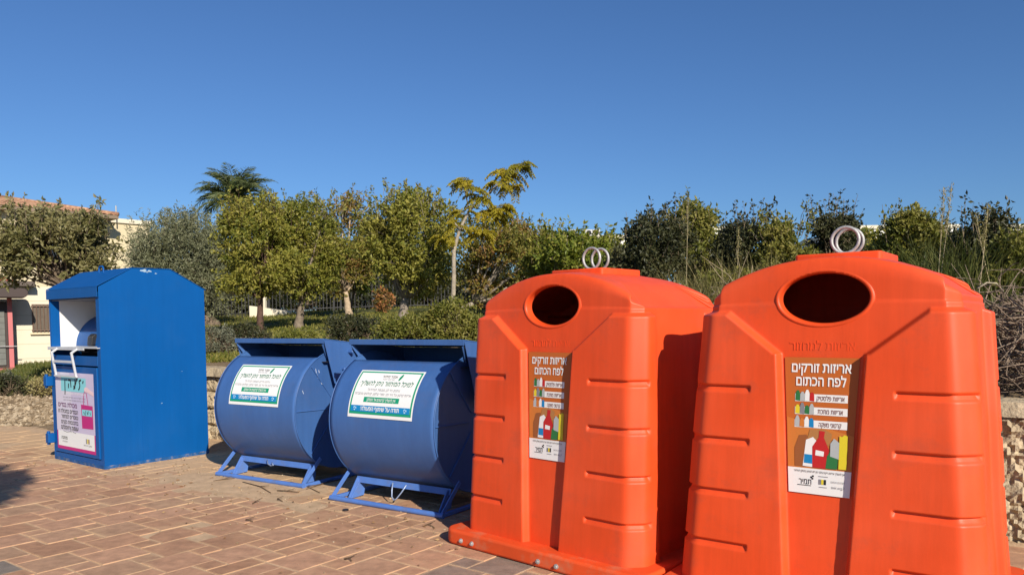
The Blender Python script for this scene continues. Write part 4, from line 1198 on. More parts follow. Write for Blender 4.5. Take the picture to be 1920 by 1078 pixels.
# right-hand thicket on the bank
G3 = 'bushes on the bank'
for k, (px, Y, top, bot, hw, lm, lf, nt, lab) in enumerate((
        (1075, 13.5, 440, 560, 75, L_BRIGHT, 0.085, 950, 'yellow-green leafy bush behind the left orange bin rings'),
        (1020, 14.5, 428, 560, 40, L_MID, 0.075, 420, 'narrow green bush between the turning tree and the left orange bin rings'),
        (1228, 11.5, 396, 560, 74, L_DARK, 0.06, 1500, 'dark dense bush right of the left orange bin rings'),
        (1300, 13.5, 380, 560, 50, L_HEDGE, 0.07, 900, 'sparse green bush with tall shoots behind the dark dense one'),
        (1405, 11.0, 404, 560, 62, L_DARK, 0.055, 1200, 'dark bush in the middle of the thicket above the gap between the orange bins'),
        (1470, 10.5, 412, 560, 52, L_HEDGE, 0.06, 900, 'mid-green bush left of the nearest orange bin rings'),
        (1560, 11.0, 392, 550, 52, L_DARK, 0.055, 1200, 'dark bush directly behind the nearest orange bin rings'),
        (1705, 9.5, 412, 560, 58, L_HEDGE, 0.055, 1700, 'yellow-green rounded bush in front of the white wall'),
        (1838, 8.6, 414, 600, 70, L_DARK, 0.05, 1600, 'dark ragged bush at the right edge above the dry brushwood'),
        (1145, 15.5, 446, 560, 60, L_MID, 0.08, 900, 'olive bush between the left orange bin rings and the dark dense bush'),
        (1345, 16.0, 436, 560, 60, L_BRIGHT, 0.08, 900, 'bright bush deep in the thicket between two dark bushes'),
        (1620, 14.5, 446, 560, 60, L_MID, 0.08, 900, 'olive bush just right of the nearest orange bin rings'),
        (1785, 12.5, 440, 560, 45, L_DARK, 0.07, 700, 'dark bush under the tall stalks near the right edge'),
        (1912, 6.4, 572, 748, 48, L_DARK, 0.04, 700, 'dark leafy bush behind the dry brushwood at the right edge, on the wall'),
        (1930, 8.0, 432, 620, 60, L_HEDGE, 0.05, 1000, 'green-brown bush cut off by the right edge'))):
    plant('bank_bush', lab, 'bush', G3, px, Y, top, bot, hw, lm, 80 + k, leaf=lf, nt=nt, per=9, nb=26, wr=0.5, trunk_r=0.03, shoots=(30, 12, 22, 40, 24, 26, 24, 26, 24, 12, 14, 14, 12, 0, 8)[k], tl=0.16, stem_name='stems', up=0.7, shootlen=(0.15, 0.5), depth=0.9, br=0.36, barkc=(0.22, 0.17, 0.11))
# hedge and low shrubs behind the stone wall
G4 = 'low shrubs along the wall'
for k, (px, Y, top, bot, hw, lm, lf, nt, lab) in enumerate((
        (415, 12.4, 614, 690, 40, L_SAGE, 0.035, 900, 'grey sage bush between the clothes bank and the first blue drum'),
        (455, 14.0, 612, 660, 46, L_DARK, 0.05, 500, 'dark low shrub behind the grey sage bush'),
        (560, 13.0, 630, 662, 66, L_HEDGE, 0.05, 900, 'low spreading green shrub behind the first blue drum lid'),
        (668, 13.4, 590, 665, 55, L_DARK, 0.05, 900, 'dark shaded shrub between the two blue drum lids'),
        (770, 11.6, 594, 660, 62, L_HEDGE, 0.05, 1100, 'yellowish hedge mound behind the second blue drum lid'),
        (850, 11.4, 572, 660, 58, L_HEDGE, 0.05, 1300, 'highest hedge mound beside the left orange bin'),
        (1370, 9.4, 500, 620, 50, L_HEDGE, 0.05, 700, 'low green shrub in the gap between the two orange bins'),
        (20, 14.6, 704, 752, 42, L_DARK, 0.05, 420, 'scrubby dark plant on the bank left of the clothes bank'),
        (84, 14.2, 706, 760, 34, L_DRY, 0.05, 330, 'dry brown tuft close to the clothes bank hinges'),
        (8, 16.2, 700, 728, 26, L_SAGE, 0.06, 200, 'grey-leaved plant at the left edge in front of the house'))):
    plant('low_shrub', lab, 'shrub', G4, px, Y, top, bot, hw, lm, 120 + k, leaf=lf, nt=nt, per=9, nb=24, wr=0.5, trunk_r=0.0, tl=0.10, stem_name='stems', up=0.8, depth=0.8, br=0.45, limbs=False, barkc=(0.2, 0.15, 0.1))


# ------------------------------------------------------------------ dry brushwood, tall grass, stalks
def brush(name, label, px, Y, top, bot, hw, seed, n=420, col=(0.24, 0.18, 0.13)):
    rs = np.random.RandomState(seed)
    a = P(px, (top + bot) / 2, Y); r = hw * Y / F; rz = (bot - top) / 2 * Y / F
    t = tag(empty(name, (a[0], a[1], a[2] - rz)), label, 'brushwood'); m = MB()
    for _ in range(n):
        s = np.array([rs.uniform(-r, r), rs.uniform(-0.5, 0.5), rs.uniform(0, 2 * rz * 0.92)]); d = unit(rs.randn(3) * np.array([1, 0.8, 0.7])); L = rs.uniform(0.2, 0.65)
        k = rs.randn(3) * 0.08
        m.tube([s, s + d * L * 0.35 + k, s + d * L * 0.7 + k * 0.6 + rs.randn(3) * 0.03, s + d * L + k * -0.4], [0.0065, 0.005, 0.004, 0.002], 4, caps=False)
    m.build('twigs', bark(col), t, smooth='all', fix=False)


brush('dry_brushwood', 'tangle of dry grey twigs on the stone wall at the right edge', 1915, 5.6, 560, 742, 62, 1, 520)
brush('dry_brushwood', 'thin dry twigs on the bank between the two orange bins', 1385, 8.2, 530, 590, 40, 2, 40, (0.30, 0.24, 0.15))
tt = [0]
m = MB(); m.tube([P(1833, 541, 5.5), P(1850, 530, 5.5), P(1868, 531, 5.5), P(1880, 545, 5.6), P(1884, 565, 5.7)], [0.006, 0.006, 0.005, 0.005, 0.004], 8)
o = m.build('bent_cane', bark((0.42, 0.36, 0.26)), None, smooth='all'); tag(o, 'pale bent cane arching out of the thicket behind the nearest orange bin', 'cane')


def blades(name, label, cat, spots, lm, seed, n, h, wd, kind=None, group=None, spread=0.25):
    rs = np.random.RandomState(seed); V = []; T = []; Q = []
    base = np.array(spots)
    k = rs.randint(0, len(base), n); b = base[k] + np.column_stack([rs.randn(n, 2) * spread, np.zeros(n)])
    b[:, 2] = tz(b[:, 0], b[:, 1]) - 0.01
    hh = h * (0.45 + 0.75 * rs.rand(n)); az = rs.rand(n) * 6.283; ln = hh * (0.15 + 0.5 * rs.rand(n))
    dx = np.column_stack([np.cos(az), np.sin(az), np.zeros(n)]); sx = np.column_stack([-np.sin(az), np.cos(az), np.zeros(n)])
    lv = []
    for q, wf in ((0, 1), (0.35, 0.9), (0.7, 0.6), (1, 0.08)):
        c = b + dx * (ln * q ** 2)[:, None] + np.array([0, 0, 1]) * (hh * (q - 0.18 * q ** 2))[:, None]
        lv += [c - sx * wd * wf / 2, c + sx * wd * wf / 2]
    V = np.stack(lv, 1).reshape(-1, 3); a = np.arange(n)[:, None] * 8
    Q = np.concatenate([a + np.array([2 * q, 2 * q + 1, 2 * q + 3, 2 * q + 2]) for q in range(3)])
    me = npmesh(name, V, Q, {'tint': np.repeat(rs.rand(n), 8)})
    return tag(link(name, me, lm, smooth='all'), label, cat, group, kind)


def spot(px, Y): q = P(px, 600, Y); return (q[0], q[1], 0)


G5 = 'clumps of tall grass'
blades('grass_clump', 'tall olive grass clump in the gap between the two orange bins', 'grass', [spot(1335, 9.0), spot(1350, 8.6), spot(1372, 9.2)], L_DRY, 1, 1500, 1.05, 0.012, group=G5, spread=0.3)
blades('grass_clump', 'tall straw-coloured grass left of the nearest orange bin opening', 'grass', [spot(1420, 9.4), spot(1400, 10)], L_DRY, 2, 700, 1.3, 0.010, group=G5, spread=0.3)
blades('grass_clump', 'thin green grass in front of the white wall right of the orange bin rings', 'grass', [spot(1800, 7.8), spot(1770, 8.0)], L_GRASS, 3, 900, 1.35, 0.010, group=G5, spread=0.25)
blades('grass_clump', 'grass tuft on the bank behind the left orange bin roof', 'grass', [spot(1260, 9.6), spot(1215, 10)], L_DRY, 4, 500, 1.0, 0.010, group=G5, spread=0.35)
# single tall seeding stalks
G6 = 'tall seeding stalks'
rs = np.random.RandomState(9)
for px, Y, top, lean, lab in ((1770, 7.6, 352, 0.10, 'tallest feathery dry stalk against the sky near the right edge'), (1785, 7.8, 345, 0.22, 'second tall dry stalk, forked, against the sky near the right edge'), (1385, 10, 430, 0.05, 'pale bare stalk in front of the dark bush between the orange bins'), (1853, 7.4, 384, 0.15, 'thin stalk leaning right over the dark bush at the right edge'), (1290, 11, 372, 0.05, 'thin tall shoot above the dark bush right of the left rings'), (1830, 7.6, 404, -0.35, 'pale stalk leaning left across the dark bush at the right edge')):
    e = P(px, top, Y); b = np.array([e[0] - lean, Y, tzs(e[0] - lean, Y)]); e = e - b; L = np.linalg.norm(e)
    t = tag(empty('seeding_stalk', tuple(b)), lab, 'stalk', G6); m = MB()
    pts = [e * q + np.array([lean * 0.3 * q * (1 - q), 0, 0]) for q in np.linspace(0, 1, 7)]
    m.tube(pts, list(np.linspace(0.006, 0.0025, 7)), 5)
    m.build('stem', bark((0.40, 0.33, 0.20)), t, smooth='all')
    n = 150; f = 0.72 + 0.28 * rs.rand(n); lp = e * f[:, None] + rs.randn(n, 3) * 0.012
    ld = unit(e / L * 0.9 + 0.5 * rs.randn(n, 3))
    link('seed_head', leaf_mesh(rs, lp, ld, 0.030, 0.3), L_DRY, t)

# ground cover on the bank and lawn: nobody could count it
rs = np.random.RandomState(21); n = 26000
pxs = rs.uniform(370, 905, n); Ys = 11.2 + 17 * rs.rand(n) ** 1.4
xy = np.array([[CAM[0] + (q - 960) / F * y, y] for q, y in zip(pxs, Ys)])
tt_, dd_ = td(xy[:, 0], xy[:, 1]); keep = (dd_ > 0.45) & (fbm(xy[:, 0] * 0.7, xy[:, 1] * 0.7) > -0.35)
xy = xy[keep]; n = len(xy)
p = np.column_stack([xy, tz(xy[:, 0], xy[:, 1]) - 0.005]); d = unit(np.column_stack([rs.randn(n, 2) * 0.7, 0.5 + rs.rand(n)]))
tag(link('ground_cover', leaf_mesh(rs, p, d, 0.05 + 0.06 * rs.rand(n), 0.3), L_HEDGE), 'short grass and creeping cover on the sloping lawn behind the stone wall', 'grass', kind='stuff')
n = 9000
pxs = rs.uniform(-60, 110, n); Ys = 14.6 + 6.0 * rs.rand(n)
xy = np.array([[(q - 960) / F * y, y] for q, y in zip(pxs, Ys)])
p = np.column_stack([xy, tz(xy[:, 0], xy[:, 1]) - 0.005]); d = unit(np.column_stack([rs.randn(n, 2) * 0.6, 0.6 + rs.rand(n)]))
tag(link('grass', leaf_mesh(rs, p, d, 0.08 + 0.10 * rs.rand(n), 0.16), L_GRASS), 'green grass on the bank in front of the cream wall with the barred window', 'grass', kind='stuff')


# gravel on the bank, leaf litter on the paving
def pebbles(name, label, pts, sz, m_, seed):
    rs = np.random.RandomState(seed); n = len(pts)
    ico = bmesh.new(); bmesh.ops.create_icosphere(ico, subdivisions=1, radius=1.0)
    bv = np.array([v.co[:] for v in ico.verts]); bf = np.array([[v.index for v in f.verts] for f in ico.faces]); ico.free()
    s = (sz[0] + (sz[1] - sz[0]) * rs.rand(n, 1) ** 2.5) * (0.6 + 0.8 * rs.rand(n, 3)) * np.array([1, 1, 0.7])
    jig = 1 + 0.22 * rs.randn(n, len(bv), 1)
    a = rs.rand(n) * 6.28; ca, sa = np.cos(a)[:, None], np.sin(a)[:, None]
    q = bv[None] * s[:, None] * jig; x = q[..., 0] * ca - q[..., 1] * sa; y = q[..., 0] * sa + q[..., 1] * ca
    V = np.stack([x, y, q[..., 2]], -1) + np.asarray(pts)[:, None]
    Q = (bf[None] + (np.arange(n) * len(bv))[:, None, None]).reshape(-1, 3)
    me = npmesh(name, V.reshape(-1, 3), Q, {'tint': np.repeat(rs.rand(n), len(bv))})
    return tag(link(name, me, m_), label, name.replace('_', ' '), kind='stuff')


GRAVEL = leafmat('pale_gravel', [(0.20, 0.145, 0.09), (0.32, 0.245, 0.16), (0.48, 0.39, 0.27)], 0.0, 0.95, 0.1)
rs = np.random.RandomState(31); n = 2600
pxs = rs.uniform(-40, 118, n); Ys = 11.3 + 3.6 * rs.rand(n) ** 0.9
xy = np.array([[(q - 960) / F * y, y] for q, y in zip(pxs, Ys)]); t_, d_ = td(xy[:, 0], xy[:, 1])
keep = (d_ > edge_d(t_) - 0.15 * rs.rand(n)); xy = xy[keep]
pebbles('gravel', 'pale gravel on the bank left of the clothes bank', np.column_stack([xy, np.maximum(tz(xy[:, 0], xy[:, 1]), 0) + 0.004]), (0.010, 0.045), GRAVEL, 1)
n = 900
ab = np.column_stack([rs.uniform(-0.4, 5.5, n), -1.45 + 0.55 * rs.randn(n)])
xy = W0 + ab[:, :1] * WD + ab[:, 1:] * WN
pebbles('grit', 'loose grit and crumbs of stone on the sandy paving beside the bins', np.column_stack([xy, np.full(n, 0.003)]), (0.003, 0.011), GRAVEL, 2)
n = 120
ab = np.column_stack([rs.uniform(1.0, 8, n), 0.9 + 6 * rs.rand(n)]); xy = W0 + ab[:, :1] * WD + ab[:, 1:] * WN
pebbles('lawn_stones', 'scattered pale stones on the lawn below the fence', np.column_stack([xy, tz(xy[:, 0], xy[:, 1]) + 0.02]), (0.03, 0.09), GRAVEL, 3)
LITTER = leafmat('fallen_leaves', [(0.22, 0.12, 0.06), (0.30, 0.18, 0.09), (0.38, 0.26, 0.13)], 0.0, 0.9, 0.1)
n = 260
ab = np.column_stack([rs.uniform(-0.2, 6.0, n), -1.9 + 0.5 * rs.randn(n)]); xy = W0 + ab[:, :1] * WD + ab[:, 1:] * WN
d = unit(np.column_stack([rs.randn(n, 2), 0.02 + 0.05 * rs.rand(n)]))
tag(link('leaf_litter', leaf_mesh(rs, np.column_stack([xy, np.full(n, 0.008)]), d, 0.015 + 0.03 * rs.rand(n), 0.4), LITTER), 'small dry leaf scraps lying on the sandy paving by the drums', 'leaf litter', kind='stuff')
G7 = 'twigs on the paving'
TW = bark((0.13, 0.085, 0.05))
for (ax_, ay, bx_, by, lab) in ((400, 903, 440, 898, 'twig left of the first drum frame'), (455, 905, 508, 925, 'twig in front of the first drum ground rail'), (520, 921, 560, 924, 'longest dry twig along the first drum ground rail'), (575, 918, 640, 900, 'pale twig in the gap between the two drum frames'), (545, 905, 600, 925, 'twig crossing the right end of the first drum rail'), (474, 945, 481, 940, 'small forked twig on the paving in front of the first drum'), (461, 976, 474, 979, 'short twig lying nearest the camera on the paving'), (796, 987, 814, 990, 'straight twig in front of the second drum frame'), (521, 938, 530, 941, 'tiny twig beside the forked one'), (645, 1050, 660, 1053, 'dark twig at the bottom of the picture')):
    q0, q1 = [CAM + ray(*q) * (-CAM[2] / ray(*q)[2]) for q in ((ax_, ay), (bx_, by))]
    q0[2] = q1[2] = 0.008; mid = (q0 + q1) / 2 + np.array([0.02, 0.015, 0.012]) * rs.randn(3); mid[2] = 0.014
    m = MB(); m.tube([q0, mid, q1], [0.005, 0.0045, 0.003], 6); m.tube([mid, mid + (q1 - q0) * 0.15 + np.array([0.03, 0.04, 0.012])], [0.0035, 0.002], 5)
    tag(m.build('twig', TW, None, smooth='all'), lab, 'twig', G7)
q0 = CAM + ray(648, 957) * (-CAM[2] / ray(648, 957)[2])
m = MB(); m.tube([(q0[0], q0[1], 0.002), (q0[0], q0[1], 0.012)], 0.024, 20); m.tube([(q0[0], q0[1], 0.012), (q0[0], q0[1], 0.0125)], 0.018, 20)
tag(m.build('bottle_cap', BLACK, None), 'round black cap lying on the paving in front of the second drum', 'cap')


# ------------------------------------------------------------------ feathery yellow tree
def feather_tree():
    rs = np.random.RandomState(41); Y = 14.5
    b = np.array([P(850, 600, Y)[0], Y, 0]); b[2] = tzs(b[0], b[1])
    t = tag(empty('feathery_tree', tuple(b)), 'slender tree with a thin pale trunk and drooping feathery yellow-green fronds', 'tree')
    L = lambda px, py, dy=0: P(px, py, Y + dy) - b
    m = MB()
    tr = [np.array([0, 0, -0.2]), L(849, 575), L(851, 520), L(851, 470), L(862, 430), L(880, 395), L(905, 372), L(935, 345), L(960, 322), L(975, 312)]
    m.tube(tr, [0.050, 0.045, 0.042, 0.038, 0.030, 0.024, 0.019, 0.015, 0.011, 0.008], 10)
    br = [((880, 395), (872, 360), (874, 345)), ((905, 372), (915, 392), (935, 397)), ((862, 430), (880, 428), (895, 440)), ((880, 395), (895, 380), (900, 372)), ((851, 470), (838, 455), (832, 446)), ((935, 345), (950, 352), (962, 360)), ((862, 430), (850, 415), (845, 405))]
    for pts in br: m.tube([L(*pts[0]), L(*pts[1], 0.15), L(*pts[2], 0.25)], [0.015, 0.011, 0.006], 7)
    m.build('trunk', bark((0.34, 0.29, 0.22)), t, smooth='all')
    tips = [(975, 312, 9), (955, 325, 8), (962, 350, 7), (935, 345, 7), (874, 345, 10), (885, 362, 6), (900, 372, 9), (905, 398, 8), (938, 395, 15), (925, 405, 10), (895, 440, 8), (870, 400, 6), (860, 425, 6), (835, 448, 8), (905, 440, 8), (945, 325, 6)]
    rach = MB(); LP = []; LD = []; LT = []
    for px, py, nf in tips:
        c = L(px, py, rs.uniform(-0.1, 0.2)); tc = rs.rand()
        for _ in range(nf):
            az = rs.rand() * 6.283; ln = rs.uniform(0.20, 0.34); h = np.array([math.cos(az), math.sin(az), 0]); rise = rs.uniform(0.3, 1.3)
            pts = [c + h * ln * q + np.array([0, 0, ln * (rise * q - 1.05 * q ** 2)]) for q in np.linspace(0, 1, 7)]
            rach.tube(pts, 0.003, 3, caps=False)
            sd_ = np.array([-math.sin(az), math.cos(az), 0])
            for q in np.linspace(0.2, 1, 9):
                i_ = min(5, int(q * 6)); pp = pts[i_] * (1 - (q * 6 - i_)) + pts[i_ + 1] * (q * 6 - i_); fw = unit(pts[i_ + 1] - pts[i_])
                for s_ in (-1, 1):
                    pl = 0.10 * (1.15 - 0.6 * q)
                    for u in np.linspace(0.15, 1, 7):
                        LP.append(pp + sd_ * s_ * pl * u + fw * pl * u * 0.45 - np.array([0, 0, 0.02 * u])); LD.append(fw * 0.6 + sd_ * s_ * 0.5 - np.array([0, 0, 0.45])); LT.append(0.6 * tc + 0.4 * rs.rand())
    LP = np.array(LP); LD = unit(np.array(LD) + 0.3 * rs.randn(len(LD), 3))
    cr = link('crown', leaf_mesh(rs, LP, LD, 0.046, 0.50, np.array(LT)), L_YEL, t)
    rach.build('frond_stalks', bark((0.26, 0.22, 0.07)), cr, smooth='all', fix=False)


feather_tree()


# ------------------------------------------------------------------ palm
def palm():
    rs = np.random.RandomState(51); Y = 36.0
    c = P(440, 382, Y); b = np.array([c[0], Y, 0]); b[2] = tzs(b[0], Y)
    t = tag(empty('palm_tree', tuple(b)), 'tall palm tree rising behind the olive tree', 'palm tree'); o = c - b
    m = MB(); m.tube([np.array([0, 0, -0.2]), np.array([0.05, 0, o[2] * 0.5]), o], [0.30, 0.22, 0.17], 12); m.build('trunk', bark((0.20, 0.16, 0.12)), t, smooth='all')
    LP = []; LD = []; LL = []; st = MB()
    for k in range(52):
        az = k * 2.399 + 0.2 * rs.randn(); el = rad(88 - 92 * (k / 52) + 6 * rs.randn()); ln = rs.uniform(1.8, 2.4)
        h = np.array([math.cos(az), math.sin(az), 0]); side_ = np.array([-h[1], h[0], 0])
        pts = []; p = o + np.array([0, 0, 0.1]); a = el
        for q in range(13):
            pts.append(p.copy()); p = p + (h * math.cos(a) + np.array([0, 0, math.sin(a)])) * ln / 12; a -= rad(3.0 + 0.9 * q)
        st.tube(pts, list(np.linspace(0.03, 0.006, 13)), 4, caps=False)
        for q in np.linspace(0.12, 1, 46):
            i_ = min(11, int(q * 12)); pp = pts[i_] + (pts[i_ + 1] - pts[i_]) * (q * 12 - i_); fw = unit(pts[i_ + 1] - pts[i_])
            for s_ in (-1, 1):
                LP.append(pp); LD.append(fw * 0.75 + side_ * s_ * 0.75 + np.array([0, 0, -0.25]) + 0.12 * rs.randn(3)); LL.append(0.55 * math.sin(math.pi * min(0.95, q * 0.8 + 0.18)) + 0.05)
    cr = link('crown', leaf_mesh(rs, np.array(LP), unit(np.array(LD)), np.array(LL), 0.075, cup=0.3), L_PALM, t)
    st.build('frond_stalks', bark((0.14, 0.15, 0.06)), cr, smooth='all', fix=False)


palm()

# ------------------------------------------------------------------ garden fence
FENCE = mat('dark_fence_metal', (0.035, 0.035, 0.035), 0.6)
CREAM = mat('cream_render', (0.62, 0.53, 0.35), 0.9, spec=0.15, var=0.06, vscale=1.0, bump=0.15, bscale=30)
CREAM2 = mat('pale_cream_render', (0.66, 0.60, 0.47), 0.9, spec=0.15, var=0.05, vscale=1.2, bump=0.15, bscale=30)
WALLW = mat('white_render', (0.74, 0.72, 0.68), 0.9, spec=0.15, var=0.04, vscale=0.5)


def fence(pts, label, h):
    a = np.array(pts[0]); t = tag(empty('picket_fence', (a[0], a[1], tzs(*a))), label, 'fence'); z0 = tzs(*a)
    bars = MB(); posts = []; rail = MB()
    for (p, q) in zip(pts[:-1], pts[1:]):
        p = np.array(p); q = np.array(q); L = np.linalg.norm(q - p); n = int(L / 0.13)
        for k in range(n + 1):
            s = p + (q - p) * k / n; z = tzs(*s) - z0; x, y = s - a
            bars.box((x - 0.012, y - 0.012, z + 0.02), (x + 0.012, y + 0.012, z + h))
            if k % 18 == 0: posts.append((x, y, z))
        z1, z2 = tzs(*p) - z0, tzs(*q) - z0
        for hh in (0.15, h - 0.12): rail.bar((*(p - a), z1 + hh), (*(q - a), z2 + hh), 0.05, 0.03)
    bars.build('pickets', FENCE, t, fix=False); rail.build('rails', FENCE, t, fix=False)
    for x, y, z in posts:
        m = MB(); m.box((x - 0.035, y - 0.035, z - 0.05), (x + 0.035, y + 0.035, z + h + 0.06)); m.build('post', FENCE, t)


def xy_at(px, Y): q = P(px, 600, Y); return (q[0], q[1])


fence([xy_at(372, 27.5), xy_at(480, 27)], 'dark picket fence left of the dark tree trunks on the lawn', 1.05)
fence([xy_at(505, 28.5), xy_at(640, 29.5), xy_at(905, 30)], 'dark green picket fence across the garden behind the pale-footed trunk', 1.35)
m = MB(); a, b = np.array(xy_at(468, 26.6)), np.array(xy_at(562, 27.4)); z = tzs(*a)
m.hexa([(a[0], a[1], z - 0.2), (b[0], b[1], z - 0.2), (b[0], b[1] + 0.25, z - 0.2), (a[0], a[1] + 0.25, z - 0.2), (a[0], a[1], z + 0.40), (b[0], b[1], z + 0.16), (b[0], b[1] + 0.25, z + 0.16), (a[0], a[1] + 0.25, z + 0.40)])
tag(m.build('garden_wall', CREAM2, None, bevel=0.01), 'low pale sloping garden wall seen between the lawn tree trunks', 'wall')
q = P(494, 580, 27.8); m = MB(); zz = tzs(q[0], q[1]); m.box((q[0] - 0.10, q[1] - 0.1, zz - 0.1), (q[0] + 0.10, q[1] + 0.1, zz + 0.95)); m.box((q[0] - 0.13, q[1] - 0.13, zz + 0.95), (q[0] + 0.13, q[1] + 0.13, zz + 1.0))
tag(m.build('gate_post', CREAM2, None, bevel=0.01), 'pale gate post behind the dark tree trunks', 'post')
# bougainvillea by the fence
plant('flowering_shrub', 'orange-flowered shrub left of the leaning grey trunk', 'shrub', None, 723, 24, 546, 582, 15, leafmat('orange_flowers', [(0.40, 0.11, 0.03), (0.09, 0.10, 0.02), (0.45, 0.20, 0.08), (0.13, 0.10, 0.03)], 0.3), 140, leaf=0.10, nt=160, per=8, nb=10, trunk_r=0.02, stem_name='stems', tl=0.15)


# ------------------------------------------------------------------ houses
def tile_material():
    m = bpy.data.materials.new('clay_tiles'); m.use_nodes = True
    n = m.node_tree; L = n.links; p = n.nodes['Principled BSDF']; p.inputs['Roughness'].default_value = 0.85
    tc = n.nodes.new('ShaderNodeTexCoord'); nz = n.nodes.new('ShaderNodeTexNoise'); nz.inputs['Scale'].default_value = 5; nz.inputs['Detail'].default_value = 6
    L.new(tc.outputs['Object'], nz.inputs['Vector']); r = n.nodes.new('ShaderNodeValToRGB'); e = r.color_ramp.elements
    e[0].position = 0.35; e[0].color = (0.26, 0.12, 0.07, 1); e[1].position = 0.65; e[1].color = (0.50, 0.30, 0.17, 1)
    L.new(nz.outputs['Fac'], r.inputs[0]); L.new(r.outputs[0], p.inputs['Base Color'])
    return m


TILE = tile_material()
REDTILE = mat('red_tiles', (0.42, 0.085, 0.05), 0.8, var=0.2, vscale=4)


def tiled_slope(m, a, b, c, d, pitch=0.30, amp=0.045, nv=8):
    """A roof slope a-b (eave) to d-c (top) of half-round tiles."""
    a, b, c, d = [np.array(q, float) for q in (a, b, c, d)]
    L = np.linalg.norm(b - a); nu = max(8, int(L / pitch) * 8); nrm = np.cross(b - a, d - a); nrm /= np.linalg.norm(nrm)
    if nrm[2] < 0: nrm = -nrm
    vs = []; fs = []
    for j in range(nv + 1):
        v = j / nv
        for i in range(nu + 1):
            u = i / nu; p = (a * (1 - u) + b * u) * (1 - v) + (d * (1 - u) + c * u) * v
            h = amp * abs(math.sin(math.pi * u * L / pitch)) + 0.02 * ((j * 0.999) % 1)
            vs.append(p + nrm * h)
    for j in range(nv):
        for i in range(nu): fs.append((j * (nu + 1) + i, j * (nu + 1) + i + 1, (j + 1) * (nu + 1) + i + 1, (j + 1) * (nu + 1) + i))
    m.add(vs, fs)


def cream_house():
    A = P(0, 376, 33.0); B = P(222, 400, 36.5)
    th = math.atan2(B[1] - A[1], B[0] - A[0]); o = np.array([B[0], B[1], 0]); L = 17.0; D = 9.0
    t = tag(empty('house', (o[0], o[1], 0), th), 'cream two-storey house with hipped clay tile roof and flat wing, behind the far left tree', 'house')
    ez = (A[2] + B[2]) / 2 - 0.15; ov = 0.6
    m = MB(); m.box((-L, ov, 0), (-ov, D, ez)); m.build('wall', CREAM, t)
    m = MB(); rz_ = ez + 1.05; in_ = 4.5
    e = [(-L - ov, 0, ez), (0, 0, ez), (0, D + ov, ez), (-L - ov, D + ov, ez)]; r0, r1 = (-L - ov + in_, (D + ov) / 2, rz_), (-in_, (D + ov) / 2, rz_)
    tiled_slope(m, e[0], e[1], r1, r0); tiled_slope(m, e[1], e[2], r1, r1); tiled_slope(m, e[2], e[3], r0, r1); tiled_slope(m, e[3], e[0], r0, r0)
    rf = m.build('roof', TILE, t, smooth='all', fix=False)
    m = MB(); m.box((-L - ov, 0.0, ez - 0.16), (0, D + ov, ez - 0.005)); m.build('fascia', mat('dark_eave', (0.22, 0.16, 0.11), 0.8), rf)
    m = MB(); m.tube([(r1[0], r1[1], rz_ + 0.03), (0, 0, ez + 0.05)], 0.10, 8); m.tube([(r0[0], r0[1], rz_ + 0.03), (r1[0], r1[1], rz_ + 0.03)], 0.10, 8); m.build('ridge', TILE, rf, smooth='all')
    # flat-roofed wing towards the right
    wz = P(245, 414, 37)[2]
    m = MB(); m.box((-ov + 0.002, 1.4, 0), (2.0, D - 0.5, wz)); m.build('wing', CREAM, t)
    m = MB(); m.box((-ov + 0.004, 1.3, wz), (2.12, D - 0.4, wz + 0.22)); m.build('parapet', CREAM2, t, bevel=0.02)
    for x in (-2.6, -5.6, -8.6):
        m = MB(); m.box((x - 0.55, ov - 0.05, ez - 2.2), (x + 0.55, ov - 0.003, ez - 0.7)); w_ = m.build('window', mat('dark_glass', (0.03, 0.035, 0.04), 0.15), t)
        m = MB(); m.box((x - 0.65, ov - 0.09, ez - 2.3), (x + 0.65, ov - 0.052, ez - 2.2)); m.box((x - 0.65, ov - 0.09, ez - 0.7), (x + 0.65, ov - 0.052, ez - 0.62)); m.build('frame', CREAM2, w_)
    m = MB(); m.tube([(0.05, 0.4, ez + 0.1), (0.05, 0.4, ez + 0.5)], 0.03, 6); m.build('pipe', STEEL, rf)


cream_house()


